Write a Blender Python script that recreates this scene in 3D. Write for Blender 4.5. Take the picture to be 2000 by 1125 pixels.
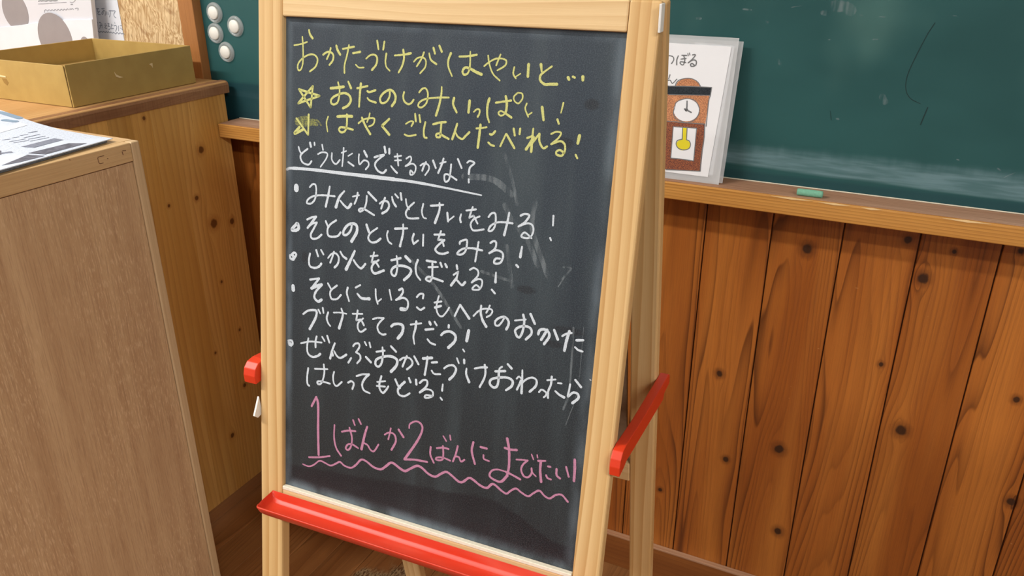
import bpy, bmesh, math, random
from mathutils import Vector, Matrix
random.seed(7)
for o in list(bpy.data.objects): bpy.data.objects.remove(o)
S = bpy.context.scene; C = S.collection
R = math.radians

# ---------------- camera (metres; floor z=0, back wall runs along X, Y points into it)
cam = bpy.data.objects.new('camera', bpy.data.cameras.new('camera')); C.objects.link(cam)
cam.data.sensor_width = 36; cam.data.lens = 36 * 1585 / 2000; cam.data.clip_start = .02
cx = Vector((0.89604805, 0.44395592, -0.00101988)); cdn = Vector((0.1785786, -0.36253124, -0.91470257)); cf = Vector((-0.40645735, 0.81943532, -0.40412643))
M = Matrix.Identity(4)
for i in range(3):
    M[i][0] = cx[i]; M[i][1] = -cdn[i]; M[i][2] = -cf[i]
M[2][3] = 1.22
cam.matrix_world = M
S.camera = cam

# ---------------- light and exposure
S.view_settings.view_transform = 'Standard'; S.view_settings.look = 'None'
S.view_settings.gamma = 1; S.view_settings.use_curve_mapping = False
S.view_settings.exposure = -0.10
W = bpy.data.worlds.new('world'); S.world = W; W.use_nodes = True
W.node_tree.nodes['Background'].inputs[0].default_value = (.74, .86, 1, 1)
W.node_tree.nodes['Background'].inputs[1].default_value = .42
def area(name, loc, target, sx, sy, power, col):
    l = bpy.data.lights.new(name, 'AREA'); l.shape = 'RECTANGLE'; l.size = sx; l.size_y = sy; l.energy = power; l.color = col
    o = bpy.data.objects.new(name, l); C.objects.link(o); o.location = loc
    o.rotation_euler = (Vector(target) - Vector(loc)).to_track_quat('-Z', 'Y').to_euler(); return o
area('ceiling_tube_and_fill', (-1.75, -.36, 2.46), (-1.75, -.36, 0), 1.2, .13, 70, (1, .975, .93))
area('ceiling_tube_and_fill', (-.6, -2.2, 2.46), (-.6, -2.2, 0), 1.2, .16, 30, (1, .98, .94))  # unseen lamp, added as soft fill
area('ceiling_tube_and_fill', (1.6, -1.0, 2.46), (1.6, -1.0, 0), 1.2, .16, 70, (1, .97, .92))  # unseen fill lamp, added to brighten the cabinet sides facing right

# ---------------- node helper
class V:
    def __init__(s, g, sock): s.g = g; s.s = sock
    def _m(s, op, b=None, c=None): return s.g.math(op, s, b, c)
    def __add__(s, b): return s._m('ADD', b)
    __radd__ = __add__
    def __sub__(s, b): return s._m('SUBTRACT', b)
    def __rsub__(s, b): return s.g.math('SUBTRACT', b, s)
    def __mul__(s, b): return s._m('MULTIPLY', b)
    __rmul__ = __mul__
    def __truediv__(s, b): return s._m('DIVIDE', b)
    def __pow__(s, b): return s._m('POWER', b)
class G:
    def __init__(s, name, rough=.5, spec=.5):
        s.m = bpy.data.materials.new(name); s.m.use_nodes = True; s.t = s.m.node_tree; s.n = s.t.nodes; s.l = s.t.links
        s.b = s.n['Principled BSDF']; s.b.inputs['Roughness'].default_value = rough
        s.b.inputs['Specular IOR Level'].default_value = spec
    def put(s, sock, v):
        if isinstance(v, V): s.l.new(v.s, sock)
        elif v is not None:
            if isinstance(v, tuple) and len(v) == 3 and sock.type == 'RGBA': v = v + (1,)
            sock.default_value = v
    def math(s, op, a, b=None, c=None):
        n = s.n.new('ShaderNodeMath'); n.operation = op
        s.put(n.inputs[0], a); s.put(n.inputs[1], b); s.put(n.inputs[2], c); return V(s, n.outputs[0])
    def mx(s, a, b): return s.math('MAXIMUM', a, b)
    def mn(s, a, b): return s.math('MINIMUM', a, b)
    def coord(s, kind='obj'):
        if kind == 'world': o = s.n.new('ShaderNodeNewGeometry').outputs['Position']
        else: o = s.n.new('ShaderNodeTexCoord').outputs['Object']
        x = s.n.new('ShaderNodeSeparateXYZ'); s.l.new(o, x.inputs[0]); return [V(s, x.outputs[i]) for i in range(3)]
    def vec(s, x=0, y=0, z=0):
        n = s.n.new('ShaderNodeCombineXYZ')
        for i, v in enumerate((x, y, z)): s.put(n.inputs[i], v)
        return V(s, n.outputs[0])
    def noise(s, v, scale=1, detail=2, rough=.5):
        n = s.n.new('ShaderNodeTexNoise'); s.put(n.inputs['Vector'], v); n.inputs['Scale'].default_value = scale
        n.inputs['Detail'].default_value = detail; n.inputs['Roughness'].default_value = rough; return V(s, n.outputs[0])
    def rnd(s): return V(s, s.n.new('ShaderNodeObjectInfo').outputs['Random'])
    def step(s, v, a, b, lo=0., hi=1.):
        n = s.n.new('ShaderNodeMapRange'); n.interpolation_type = 'SMOOTHSTEP'
        s.put(n.inputs[0], v); n.inputs[1].default_value = a; n.inputs[2].default_value = b
        n.inputs[3].default_value = lo; n.inputs[4].default_value = hi; return V(s, n.outputs[0])
    def mix(s, f, a, b, mode='MIX'):
        n = s.n.new('ShaderNodeMix'); n.data_type = 'RGBA'; n.blend_type = mode
        s.put(n.inputs[0], f); s.put(n.inputs[6], a); s.put(n.inputs[7], b); return V(s, n.outputs[2])
    def col(s, v): s.put(s.b.inputs['Base Color'], v); return s.m
    def rough(s, v): s.put(s.b.inputs['Roughness'], v)
    def bump(s, hgt, d=.001, st=.5):
        n = s.n.new('ShaderNodeBump'); n.inputs['Distance'].default_value = d; n.inputs['Strength'].default_value = st
        s.put(n.inputs['Height'], hgt); s.l.new(n.outputs[0], s.b.inputs['Normal'])
def lin(r, g, b):
    f = lambda c: (c / 255 / 12.92) if c <= 10 else ((c / 255 + .055) / 1.055) ** 2.4
    return (f(r), f(g), f(b))
def plain(name, c, rough=.5, spec=.5, var=.0, sc=60):
    g = G(name, rough, spec)
    if var:
        x, y, z = g.coord(); nz = g.noise(g.vec(x, y, z), sc, 3)
        g.col(g.mix(g.step(nz, .3, .7), tuple(a * (1 - var) for a in c), tuple(min(1, a * (1 + var)) for a in c)))
    else: g.col(c)
    return g.m
def wood(name, light, mid, dark, across='x', along='z', kind='obj', lines=60, warp=5., wa=9., wl=.9, knots=(), line_w=3., contrast=.8,
         rough=.42, spec=.4, tone=.25, fine=.25, edge=None, knotcol=(.03, .012, .006)):
    '''sawn wood: growth lines are contours of a stretched noise, bent round the knots'''
    g = G(name, rough, spec); P = dict(zip('xyz', g.coord(kind))); a = P[across]; l = P[along]; r = g.rnd()
    psi = a; kd = None; halo = None
    for ka, kl, kr in knots:
        dx = a - ka; dz = (l - kl); d2 = dx * dx + dz * dz * .16 + kr * kr * .4
        psi = psi - dx * (kr * kr * 1.7) / d2
        q = g.math('SQRT', dx * dx + dz * dz * .85) / kr
        q = q + (g.noise(g.vec(a * 90, 0, l * 90), 1, 1) - .5) * .5
        m = g.step(q, .55, 1.0, 1., 0.); hl = g.step(q, .9, 2.1, 1., 0.)
        kd = m if kd is None else g.mx(kd, m); halo = hl if halo is None else g.mx(halo, hl)
    oth = P[[c for c in 'xyz' if c not in (across, along)][0]]
    n1 = g.noise(g.vec(psi * wa + r * 40, l * wl + r * 13, r * 7 + oth * 3), 1, 1.5, .4)
    n2 = g.noise(g.vec(psi * wa * 2.5 + r * 11, l * wl * 2, r * 3), 1, 1)
    t = psi * lines + (n1 * warp + n2 * .5)
    ring = g.math('FRACT', t)
    ring = g.math('POWER', ring, line_w) * g.step(ring, .9, 1., 1., 0.)
    fn = g.noise(g.vec(a * 900, oth * 300, l * 14), 1, 2)
    br = g.noise(g.vec(a * 14 + r * 20, oth * 10, l * 1.4), 1, 2)
    c = g.mix(g.step(br, .3, .7), light, mid)
    strength = g.step(g.noise(g.vec(a * 18 + r * 31, 0, l * 1.2), 1, 1), .3, .65, .35, 1.)
    if edge:
        pp = g.math('ABSOLUTE', g.math('FRACT', (a - edge[0]) / edge[1]) - .5)
        strength = strength * g.step(pp, .12, .36, .45, 1.25); c = g.mix(g.step(pp, .2, .5, 0., .35), c, mid)
    c = g.mix(g.mn(ring * contrast * strength, .95), c, dark)
    c = g.mix(g.step(fn, .35, .75, 0., fine), c, dark)
    if knots:
        c = g.mix(halo * .45, c, dark); c = g.mix(kd * .92, c, knotcol)
    tn = (r - .5) * tone + 1
    c = g.mix(1., c, g.vec(tn, tn, tn), 'MULTIPLY')
    g.col(c); g.rough(g.step(fn, .2, .8, rough - .08, rough + .12)); g.bump(ring * .4 + fn * .3, .0006, .3)
    return g.m

# ---------------- object helpers
def setp(o, label=None, cat=None, group=None, kind=None):
    for k, v in (('label', label), ('category', cat), ('group', group), ('kind', kind)):
        if v: o[k] = v
    return o
def thing(name, loc, label, cat, rotz=0, group=None):
    o = bpy.data.objects.new(name, None); C.objects.link(o); o.location = loc; o.rotation_euler = (0, 0, rotz); o.empty_display_size = .05
    return setp(o, label, cat, group)
def mobj(name, bm, mats, parent=None, loc=(0, 0, 0), rot=(0, 0, 0), smooth=False):
    me = bpy.data.meshes.new(name); bmesh.ops.recalc_face_normals(bm, faces=bm.faces); bm.to_mesh(me); bm.free()
    for m in (mats if isinstance(mats, (list, tuple)) else [mats]): me.materials.append(m)
    if smooth:
        for p in me.polygons: p.use_smooth = True
    o = bpy.data.objects.new(name, me); C.objects.link(o); o.location = loc; o.rotation_euler = rot
    if parent: o.parent = parent
    return o
def box(x0, x1, y0, y1, z0, z1, bev=0., seg=2, bm=None):
    b = bmesh.new()
    vs = [b.verts.new((x, y, z)) for x in (x0, x1) for y in (y0, y1) for z in (z0, z1)]
    for f in ((0, 1, 3, 2), (4, 6, 7, 5), (0, 4, 5, 1), (2, 3, 7, 6), (0, 2, 6, 4), (1, 5, 7, 3)): b.faces.new([vs[i] for i in f])
    bmesh.ops.recalc_face_normals(b, faces=b.faces)
    if bev: bmesh.ops.bevel(b, geom=list(b.edges), offset=bev, segments=seg, profile=.5, affect='EDGES')
    if bm is None: return b
    me = bpy.data.meshes.new('t'); b.to_mesh(me); b.free(); bm.from_mesh(me); bpy.data.meshes.remove(me); return bm
def bobj(name, dims, mat, parent=None, bev=.0015, seg=2, loc=None, rot=(0, 0, 0)):
    '''box given by its limits in the parent's frame; origin put at its own centre of base'''
    x0, x1, y0, y1, z0, z1 = dims
    if loc is None:
        c = ((x0 + x1) / 2, (y0 + y1) / 2, z0)
        return mobj(name, box(x0 - c[0], x1 - c[0], y0 - c[1], y1 - c[1], 0, z1 - z0, bev, seg), mat, parent, c, rot)
    return mobj(name, box(x0, x1, y0, y1, z0, z1, bev, seg), mat, parent, loc, rot)
def prism(pts, d0, d1, axis='y', bev=0.):
    '''closed outline (a,b) extruded along axis from d0 to d1'''
    b = bmesh.new()
    mk = {'y': lambda p, d: (p[0], d, p[1]), 'x': lambda p, d: (d, p[0], p[1]), 'z': lambda p, d: (p[0], p[1], d)}[axis]
    A = [b.verts.new(mk(p, d0)) for p in pts]; B = [b.verts.new(mk(p, d1)) for p in pts]; n = len(pts)
    b.faces.new(A); b.faces.new(B[::-1])
    for i in range(n): b.faces.new((A[i], A[(i + 1) % n], B[(i + 1) % n], B[i]))
    bmesh.ops.recalc_face_normals(b, faces=b.faces)
    if bev: bmesh.ops.bevel(b, geom=list(b.edges), offset=bev, segments=2, profile=.5, affect='EDGES')
    return b
def smooth_line(p, k=6):
    if len(p) < 3: return [(p[0][0] + (p[1][0] - p[0][0]) * i / 3, p[0][1] + (p[1][1] - p[0][1]) * i / 3) for i in range(4)]
    q = [(2 * p[0][0] - p[1][0], 2 * p[0][1] - p[1][1])] + p + [(2 * p[-1][0] - p[-2][0], 2 * p[-1][1] - p[-2][1])]; out = []
    for i in range(1, len(q) - 2):
        for j in range(k):
            t = j / k; r = []
            for c in (0, 1):
                a, b, d, e = q[i - 1][c], q[i][c], q[i + 1][c], q[i + 2][c]
                r.append(.5 * (2 * b + (d - a) * t + (2 * a - 5 * b + 4 * d - e) * t * t + (3 * b - a - 3 * d + e) * t ** 3))
            out.append(tuple(r))
    out.append(p[-1]); return out
def ribbons(data, put, off, minw=0., jit=.12, stack=1.5e-6):
    '''drawn strokes -> flat ribbons; put(a, b, lift) gives the 3-D point'''
    bm = bmesh.new(); rr = random.Random(3)
    for n, st in enumerate(data.split(';')):
        tk = st.split(' '); L = tk[0][0] == 'L'; w0, w1 = [max(minw, float(v) * 1e-4) for v in tk[0].lstrip('L').split(',')]
        p = [tuple(float(c) * 1e-4 for c in q.split(',')) for q in tk[1:]]
        runs = [[p[i], p[i + 1]] for i in range(len(p) - 1)] if L else [p]
        for p in runs:
            q = smooth_line(p, 7); m = len(q); le = []; ri = []; d = off + n * stack
            for i, (x, y) in enumerate(q):
                a = q[max(0, i - 1)]; b = q[min(m - 1, i + 1)]; tx, ty = b[0] - a[0], b[1] - a[1]; ln = math.hypot(tx, ty) or 1
                tx /= ln; ty /= ln; f = i / (m - 1); w = (w0 + (w1 - w0) * f) * .5 * (1 + rr.uniform(-jit, jit))
                le.append((x - ty * w, y + tx * w)); ri.append((x + ty * w, y - tx * w))
            def cap(c, a, b):   # half-round end
                cxx, cyy = c; r0 = math.hypot(a[0] - cxx, a[1] - cyy); t0 = math.atan2(a[1] - cyy, a[0] - cxx)
                return [(cxx + math.cos(t0 - math.pi * k / 4) * r0 * .9, cyy + math.sin(t0 - math.pi * k / 4) * r0 * .9) for k in (1, 2, 3)]
            vl = [bm.verts.new(put(a, b, d)) for a, b in le]; vr = [bm.verts.new(put(a, b, d)) for a, b in ri]
            for i in range(m - 1): bm.faces.new((vl[i], vl[i + 1], vr[i + 1], vr[i]))
            e = cap(q[-1], le[-1], ri[-1]); ve = [bm.verts.new(put(a, b, d)) for a, b in e]; bm.faces.new([vl[-1]] + ve + [vr[-1]])
            e = cap(q[0], ri[0], le[0]); ve = [bm.verts.new(put(a, b, d)) for a, b in e]; bm.faces.new([vr[0]] + ve + [vl[0]])
    return bm
# ================= drawn strokes (0.1 mm units, in the plane they are drawn on)
BOARD = {
  'l1y': '16,16 99,-273 180,-258 261,-233;16,19 202,-183 209,-261 213,-368 207,-455 187,-506 159,-519 145,-491 154,-450 199,-401 272,-361 334,-351 379,-373 391,-415 363,-474 296,-522;20,26 283,-115 296,-157 328,-194;21,21 459,-347 503,-320 551,-318 583,-348 575,-398 536,-443;20,20 550,-276 534,-329 504,-388;24,24 616,-251 634,-296 665,-336;20,20 694,-279 763,-265 827,-251;18,18 767,-237 747,-332 719,-432 719,-510;22,22 816,-314 901,-296;15,15 849,-421 888,-447 948,-443;16,23 970,-358 1012,-325 1062,-315 1096,-341 1090,-404 1041,-462;20,20 1092,-180 1110,-261;20,20 1175,-186 1164,-262;20,14 1201,-297 1193,-370 1207,-424 1246,-457;16,24 1294,-310 1387,-298 1476,-280;23,19 1389,-251 1401,-325 1384,-401 1345,-468;16,16 1511,-356 1550,-320 1605,-310 1642,-338 1638,-399 1585,-460;18,18 1619,-262 1594,-324 1545,-398;16,21 1675,-269 1697,-328 1759,-365;22,22 1719,-217 1738,-269;22,22 1781,-194 1811,-249;25,14 1908,-257 1885,-318 1889,-384 1932,-465;20,20 1999,-282 2086,-274 2179,-256;15,28 2110,-230 2114,-305 2112,-384 2092,-432 2054,-441 2041,-409 2069,-377 2123,-387 2186,-413 2240,-429;16,16 2262,-353 2311,-314 2376,-281 2442,-277 2483,-294 2472,-337 2398,-384;17,17 2421,-240 2402,-289 2384,-339;16,16 2296,-256 2312,-327 2356,-416 2430,-473;17,17 2567,-344 2561,-403 2590,-443;12,12 2588,-427 2633,-398;27,27 2706,-311 2707,-420;27,18 2826,-304 2838,-367;17,28 2933,-316 2873,-361 2831,-399 2831,-444 2876,-476 2932,-472 2995,-468;27,27 3094,-401 3106,-420;22,22 3138,-392 3159,-400;29,29 3233,-386 3236,-417',
  'l2y': 'L23,23 161,-708 311,-881 336,-664 154,-851 421,-757 161,-708;28,28 556,-671 633,-660 714,-645;18,27 644,-606 664,-676 658,-759 636,-811 590,-830 562,-810 573,-771 635,-732 719,-707 780,-725 801,-773 768,-826 707,-859;19,27 766,-591 801,-654;21,21 873,-649 929,-636 996,-619;27,21 917,-600 908,-690 901,-829;22,22 994,-669 1020,-676 1090,-653;16,22 996,-734 1023,-757 1098,-773;19,27 1255,-651 1250,-709 1215,-758 1164,-771 1144,-735 1169,-687 1226,-647 1277,-643 1318,-686 1317,-741 1282,-793;20,20 1416,-648 1407,-692 1423,-736 1467,-760 1502,-745 1526,-713;18,18 1583,-640 1616,-604 1651,-596 1677,-630 1680,-684 1665,-739 1618,-779 1582,-773 1587,-739 1635,-705 1711,-685 1815,-671 1911,-664;17,25 1827,-572 1827,-631 1811,-734 1779,-845;26,21 1966,-663 1959,-723 2001,-797;28,28 2132,-677 2126,-787;15,19 2182,-777 2211,-751 2241,-754 2240,-790 2225,-820;27,17 2336,-642 2321,-707 2324,-795 2348,-860;20,20 2404,-675 2477,-660 2558,-644;25,25 2500,-608 2515,-663 2516,-730 2504,-764;16,16 2507,-757 2487,-782 2457,-788 2437,-766 2462,-747 2507,-763;21,21 2507,-763 2573,-798;15,15 2618,-570 2662,-574 2669,-619 2633,-664 2591,-644 2584,-606 2618,-570;16,16 2716,-658 2705,-708 2740,-778;15,15 2742,-758 2773,-736;31,22 2869,-679 2893,-795;19,13 3072,-625 3056,-716;21,21 3027,-777 3044,-814',
  'l3y': 'L22,22 131,-1006 282,-1163 288,-954;29,29 172,-1094 107,-1166 213,-1117;17,14 530,-956 511,-1019 525,-1109;29,29 643,-947 724,-936 820,-930;22,22 758,-916 760,-985 754,-1050 731,-1090 689,-1100 665,-1077 680,-1053 727,-1049 835,-1062;18,18 898,-993 953,-953 1028,-931 1081,-930 1085,-958 1068,-991 1023,-1014;16,16 1030,-881 1020,-926 999,-972;25,25 938,-933 978,-1005 1041,-1088;L25,25 1258,-919 1176,-994 1264,-1074;15,19 1447,-952 1496,-923 1532,-926 1512,-968;18,18 1437,-1055 1488,-1066 1566,-1047;20,20 1548,-845 1560,-918;20,20 1596,-854 1610,-920;21,21 1667,-915 1653,-990 1660,-1057 1689,-1066;23,23 1752,-929 1821,-908 1890,-896;21,21 1842,-906 1839,-986 1835,-1041 1800,-1047 1792,-1023 1827,-1011 1877,-1034 1930,-1053;21,25 2014,-901 1994,-972 1968,-1053;17,23 1995,-978 2028,-1023 2077,-1040 2109,-1010 2148,-970;18,18 2219,-928 2272,-920 2325,-907;25,25 2260,-889 2254,-991 2245,-1108;22,22 2362,-969 2389,-969 2416,-937;20,20 2351,-1047 2383,-1068 2416,-1074;18,18 2478,-1072 2529,-952;23,23 2533,-952 2624,-1075;21,21 2603,-896 2619,-958;21,21 2669,-890 2666,-943;17,27 2799,-878 2796,-972 2795,-1092;20,20 2745,-970 2794,-948;28,28 2809,-957 2784,-1006 2742,-1074;L21,21 2793,-1019 2864,-919;21,21 2864,-919 2870,-991 2911,-1047 2949,-1027;17,17 2978,-912 3026,-888 3072,-894 3052,-941 2986,-1003;20,20 2986,-1003 3069,-969 3113,-988 3125,-1040 3101,-1095 3051,-1093 3042,-1068 3076,-1048 3121,-1073;30,30 3252,-900 3241,-973;19,19 3230,-1075 3250,-1106',
  'l3f': '39,39 123,-1032 204,-996 276,-994;39,39 131,-1058 236,-1023 357,-1019;39,39 164,-1081 253,-1061 333,-1047 389,-1046;19,19 332,-1002 396,-1009 444,-1051;33,33 276,-974 273,-1039',
  'l4w': '19,19 161,-1299 177,-1341 202,-1372;20,20 279,-1308 214,-1357 186,-1400 215,-1457 289,-1473 329,-1432;24,24 307,-1242 319,-1284;18,18 363,-1234 366,-1263;18,18 459,-1248 472,-1302;17,17 408,-1351 464,-1326 524,-1333 513,-1387 442,-1480;17,19 583,-1321 585,-1393 633,-1431 683,-1383;18,18 727,-1254 721,-1346 712,-1445;15,15 701,-1309 759,-1284;15,15 783,-1333 833,-1302;20,20 785,-1395 852,-1427;25,25 974,-1263 1010,-1317;18,18 914,-1301 911,-1353 924,-1403 973,-1359 1023,-1367 1031,-1405 998,-1447;L21,21 1097,-1315 1152,-1293 1212,-1278;19,23 1212,-1281 1132,-1343 1107,-1391 1143,-1445 1203,-1461 1240,-1428;25,25 1213,-1198 1226,-1254;25,25 1269,-1212 1271,-1259;29,39 9,-1553 75,-1533 354,-1520 674,-1518 985,-1514 1338,-1510;36,14 1158,-1515 1529,-1511 1890,-1527 2315,-1555;18,18 1332,-1285 1409,-1267;17,17 1337,-1322 1411,-1312;18,18 1364,-1253 1380,-1369;17,22 1295,-1381 1334,-1418 1368,-1443;17,17 1468,-1290 1511,-1264 1526,-1290 1506,-1330 1461,-1366;17,17 1461,-1366 1536,-1333 1577,-1354 1575,-1405 1548,-1439 1519,-1439 1524,-1401 1562,-1432;17,17 1630,-1342 1672,-1316 1719,-1327 1728,-1369 1688,-1430;20,20 1693,-1301 1673,-1338 1654,-1390;21,21 1770,-1278 1805,-1349;17,17 1849,-1298 1911,-1276;21,21 1885,-1247 1867,-1311 1833,-1393;21,21 2040,-1235 2087,-1319;19,19 1971,-1294 1968,-1362 1955,-1445 1915,-1468 1904,-1407 1946,-1396 2039,-1438;16,22 2142,-1261 2171,-1240 2220,-1256 2175,-1303 2166,-1366;21,21 2169,-1418 2172,-1448',
  'l5w': '62,62 135,-1717 135,-1756;20,20 308,-1709 345,-1674 382,-1677 392,-1746 374,-1833 324,-1882 272,-1881 295,-1835 369,-1795 480,-1774 627,-1768;21,30 562,-1672 545,-1766 515,-1890;21,34 744,-1700 682,-1773 643,-1881;19,33 696,-1805 747,-1849 793,-1870 832,-1823;18,18 848,-1745 927,-1720;21,21 909,-1696 897,-1762 872,-1818;25,25 1036,-1677 1135,-1752;21,21 1020,-1717 1014,-1793 989,-1857 945,-1889 927,-1872 980,-1854 1114,-1905;19,26 1176,-1777 1218,-1746 1270,-1747 1288,-1789 1264,-1837 1209,-1875;22,22 1238,-1710 1218,-1761 1195,-1828;20,26 1319,-1689 1334,-1739 1370,-1783;20,20 1354,-1659 1392,-1691;24,24 1418,-1640 1432,-1708;18,18 1481,-1692 1492,-1749 1523,-1793;20,20 1578,-1716 1518,-1776 1487,-1832 1506,-1877 1557,-1882 1636,-1868;20,15 1683,-1718 1670,-1793 1689,-1850 1723,-1860;22,22 1766,-1726 1839,-1713 1907,-1698;18,29 1864,-1685 1866,-1761 1824,-1891;23,23 1956,-1771 1969,-1857;16,16 1973,-1849 2030,-1798;18,22 2109,-1766 2099,-1811 2110,-1846;19,19 2162,-1723 2267,-1699;L19,19 2230,-1679 2214,-1731 2198,-1791 2244,-1763 2292,-1836;19,19 2310,-1762 2246,-1799 2218,-1853 2241,-1904 2284,-1905 2336,-1891 2362,-1883;20,20 2404,-1757 2432,-1718 2471,-1713 2482,-1768 2476,-1840 2448,-1883 2413,-1888 2433,-1839 2492,-1799 2568,-1785 2660,-1784;20,26 2618,-1687 2603,-1795 2581,-1911;21,21 2736,-1700 2779,-1677 2825,-1688 2786,-1756 2722,-1807;19,19 2722,-1807 2809,-1764 2862,-1774 2878,-1828 2856,-1887 2813,-1907 2759,-1897 2794,-1854 2865,-1900;19,19 3067,-1657 3070,-1750;18,18 3051,-1870 3064,-1893',
  'l6w': '19,19 1285,-2046 1274,-2093 1294,-2152 1334,-2177;23,23 1366,-2012 1511,-1989;19,27 1461,-1955 1462,-2052 1433,-2185;24,19 1589,-2035 1575,-2089 1590,-2140;19,19 1590,-2140 1642,-2095;20,20 1698,-2027 1699,-2143;22,22 1822,-2010 1936,-1994;L20,20 1897,-1962 1866,-2059 1915,-2048 1935,-2112;23,23 1939,-2049 1877,-2106 1842,-2156 1873,-2189 1931,-2191 1987,-2168;21,21 2111,-2065 2114,-2042 2156,-2018 2188,-2017 2188,-2083 2172,-2137 2133,-2168 2089,-2168 2115,-2130 2169,-2100 2265,-2086 2349,-2092 2360,-2093;20,20 2315,-2013 2305,-2095 2291,-2215;20,20 2277,-2089 2357,-2094;21,21 2441,-2007 2474,-1984 2502,-1994 2495,-2053 2436,-2109;22,22 2436,-2109 2504,-2070 2567,-2079 2585,-2119 2566,-2180 2521,-2202 2493,-2192 2510,-2153 2556,-2146;20,30 2775,-1995 2764,-2100;24,24 2728,-2181 2751,-2199;36,36 155,-2121 169,-2167 136,-2196 78,-2196 145,-2122;23,23 278,-2061 339,-2029 395,-2014;L27,27 395,-2014 284,-2152;23,23 284,-2148 345,-2096 406,-2076;23,23 406,-2076 364,-2149 327,-2217 346,-2258 412,-2245 468,-2198;23,23 517,-2045 546,-2100;23,23 650,-2020 578,-2072 542,-2132 552,-2194 599,-2203 672,-2185 708,-2141;23,35 846,-2036 834,-2100 790,-2153 745,-2159 748,-2112 797,-2051 860,-2027 905,-2044 907,-2113 846,-2219;28,28 1025,-2016 1058,-2092;19,25 1158,-2033 1076,-2098 1051,-2155 1088,-2192 1150,-2180 1201,-2138',
  'l7w': '26,26 69,-2483 108,-2449 137,-2465 118,-2501 99,-2528 60,-2518 55,-2486;32,32 94,-2480 103,-2515;22,27 320,-2426 306,-2505 321,-2567 388,-2577 445,-2548 468,-2516;24,24 400,-2378 425,-2442;22,22 461,-2365 495,-2412;18,26 552,-2443 602,-2388 658,-2379 691,-2422 678,-2488 637,-2534;22,22 629,-2360 607,-2427 581,-2491;21,28 708,-2348 741,-2391 787,-2415;26,38 890,-2314 842,-2415 785,-2531;24,24 879,-2417 916,-2459 972,-2490 1024,-2435;21,21 1084,-2343 1172,-2322;L21,21 1127,-2294 1099,-2407 1148,-2388 1189,-2440;21,29 1187,-2367 1122,-2419 1102,-2477 1143,-2518 1252,-2469;25,25 1336,-2348 1447,-2308;21,30 1397,-2293 1410,-2360 1409,-2437 1390,-2502 1355,-2500 1340,-2464 1365,-2421 1425,-2392 1511,-2387 1572,-2412 1558,-2468 1496,-2532;33,33 1502,-2281 1560,-2325;25,20 1648,-2297 1626,-2373 1642,-2454 1687,-2501;24,24 1749,-2289 1857,-2288;21,21 1773,-2353 1881,-2333;22,22 1817,-2309 1820,-2380 1820,-2449 1797,-2498 1750,-2483 1778,-2452 1829,-2455;26,21 1829,-2455 1946,-2474;24,24 1907,-2287 1926,-2326;24,24 1961,-2290 1983,-2321;24,24 2090,-2282 2100,-2321;L20,20 2061,-2387 2112,-2346 2096,-2419;28,28 2099,-2411 2039,-2500;21,27 2101,-2434 2160,-2477 2195,-2441;19,19 2238,-2308 2280,-2282 2325,-2301 2329,-2352 2266,-2433;19,19 2266,-2433 2327,-2390 2375,-2390 2379,-2441 2350,-2491 2278,-2499 2315,-2451 2361,-2474;16,27 2522,-2288 2523,-2388;21,21 2488,-2468 2526,-2502',
  'l8w': '46,46 96,-2825 100,-2874;25,25 323,-2718 442,-2686;L27,27 442,-2686 343,-2817;35,35 343,-2813 410,-2777 476,-2750;24,32 476,-2754 401,-2841 383,-2910 431,-2947 479,-2918;20,20 556,-2721 595,-2775;22,22 674,-2726 600,-2791 587,-2842 611,-2887 677,-2876 727,-2822;25,20 811,-2727 801,-2789 831,-2873;21,21 909,-2711 968,-2673;23,35 934,-2775 990,-2814 1085,-2805;20,20 1158,-2685 1165,-2775 1190,-2843;17,17 1189,-2819 1232,-2780;19,19 1326,-2665 1354,-2771;25,21 1440,-2650 1478,-2628 1488,-2665 1456,-2718 1409,-2761;22,22 1409,-2761 1491,-2724 1544,-2742 1555,-2795 1531,-2847 1470,-2857 1474,-2837 1535,-2838;22,22 1654,-2688 1686,-2651 1728,-2644 1726,-2691;22,22 1659,-2796 1703,-2816 1748,-2785;19,19 1909,-2633 1892,-2705 1888,-2775 1916,-2832 1958,-2840 1998,-2794 2032,-2734;20,20 1859,-2711 1941,-2685;26,26 1870,-2763 1940,-2731;21,21 2099,-2811 2153,-2683;23,31 2153,-2683 2263,-2808;19,18 2308,-2773 2357,-2715 2419,-2678 2490,-2669 2511,-2688 2494,-2728 2452,-2759;19,19 2480,-2633 2466,-2673 2445,-2715;21,31 2386,-2650 2386,-2725 2411,-2797 2455,-2857;19,26 2645,-2727 2624,-2773 2588,-2821 2553,-2820 2553,-2778 2598,-2736 2652,-2722 2690,-2753 2693,-2797 2673,-2846;19,19 2758,-2738 2871,-2706;25,25 2841,-2663 2857,-2724 2850,-2822 2824,-2894 2793,-2893 2769,-2837 2816,-2791 2885,-2774 2932,-2791 2940,-2842 2888,-2908;27,27 2916,-2642 2969,-2733;27,27 3012,-2832 3024,-2789 3067,-2770 3114,-2787 3126,-2836 3080,-2919;29,29 3101,-2767 3079,-2816 3047,-2881;29,29 3172,-2757 3217,-2845;22,22 3258,-2803 3293,-2775 3350,-2753;30,30 3326,-2739 3306,-2838 3293,-2944;25,25 3404,-2816 3472,-2802;21,21 3396,-2887 3431,-2909 3476,-2915',
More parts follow.
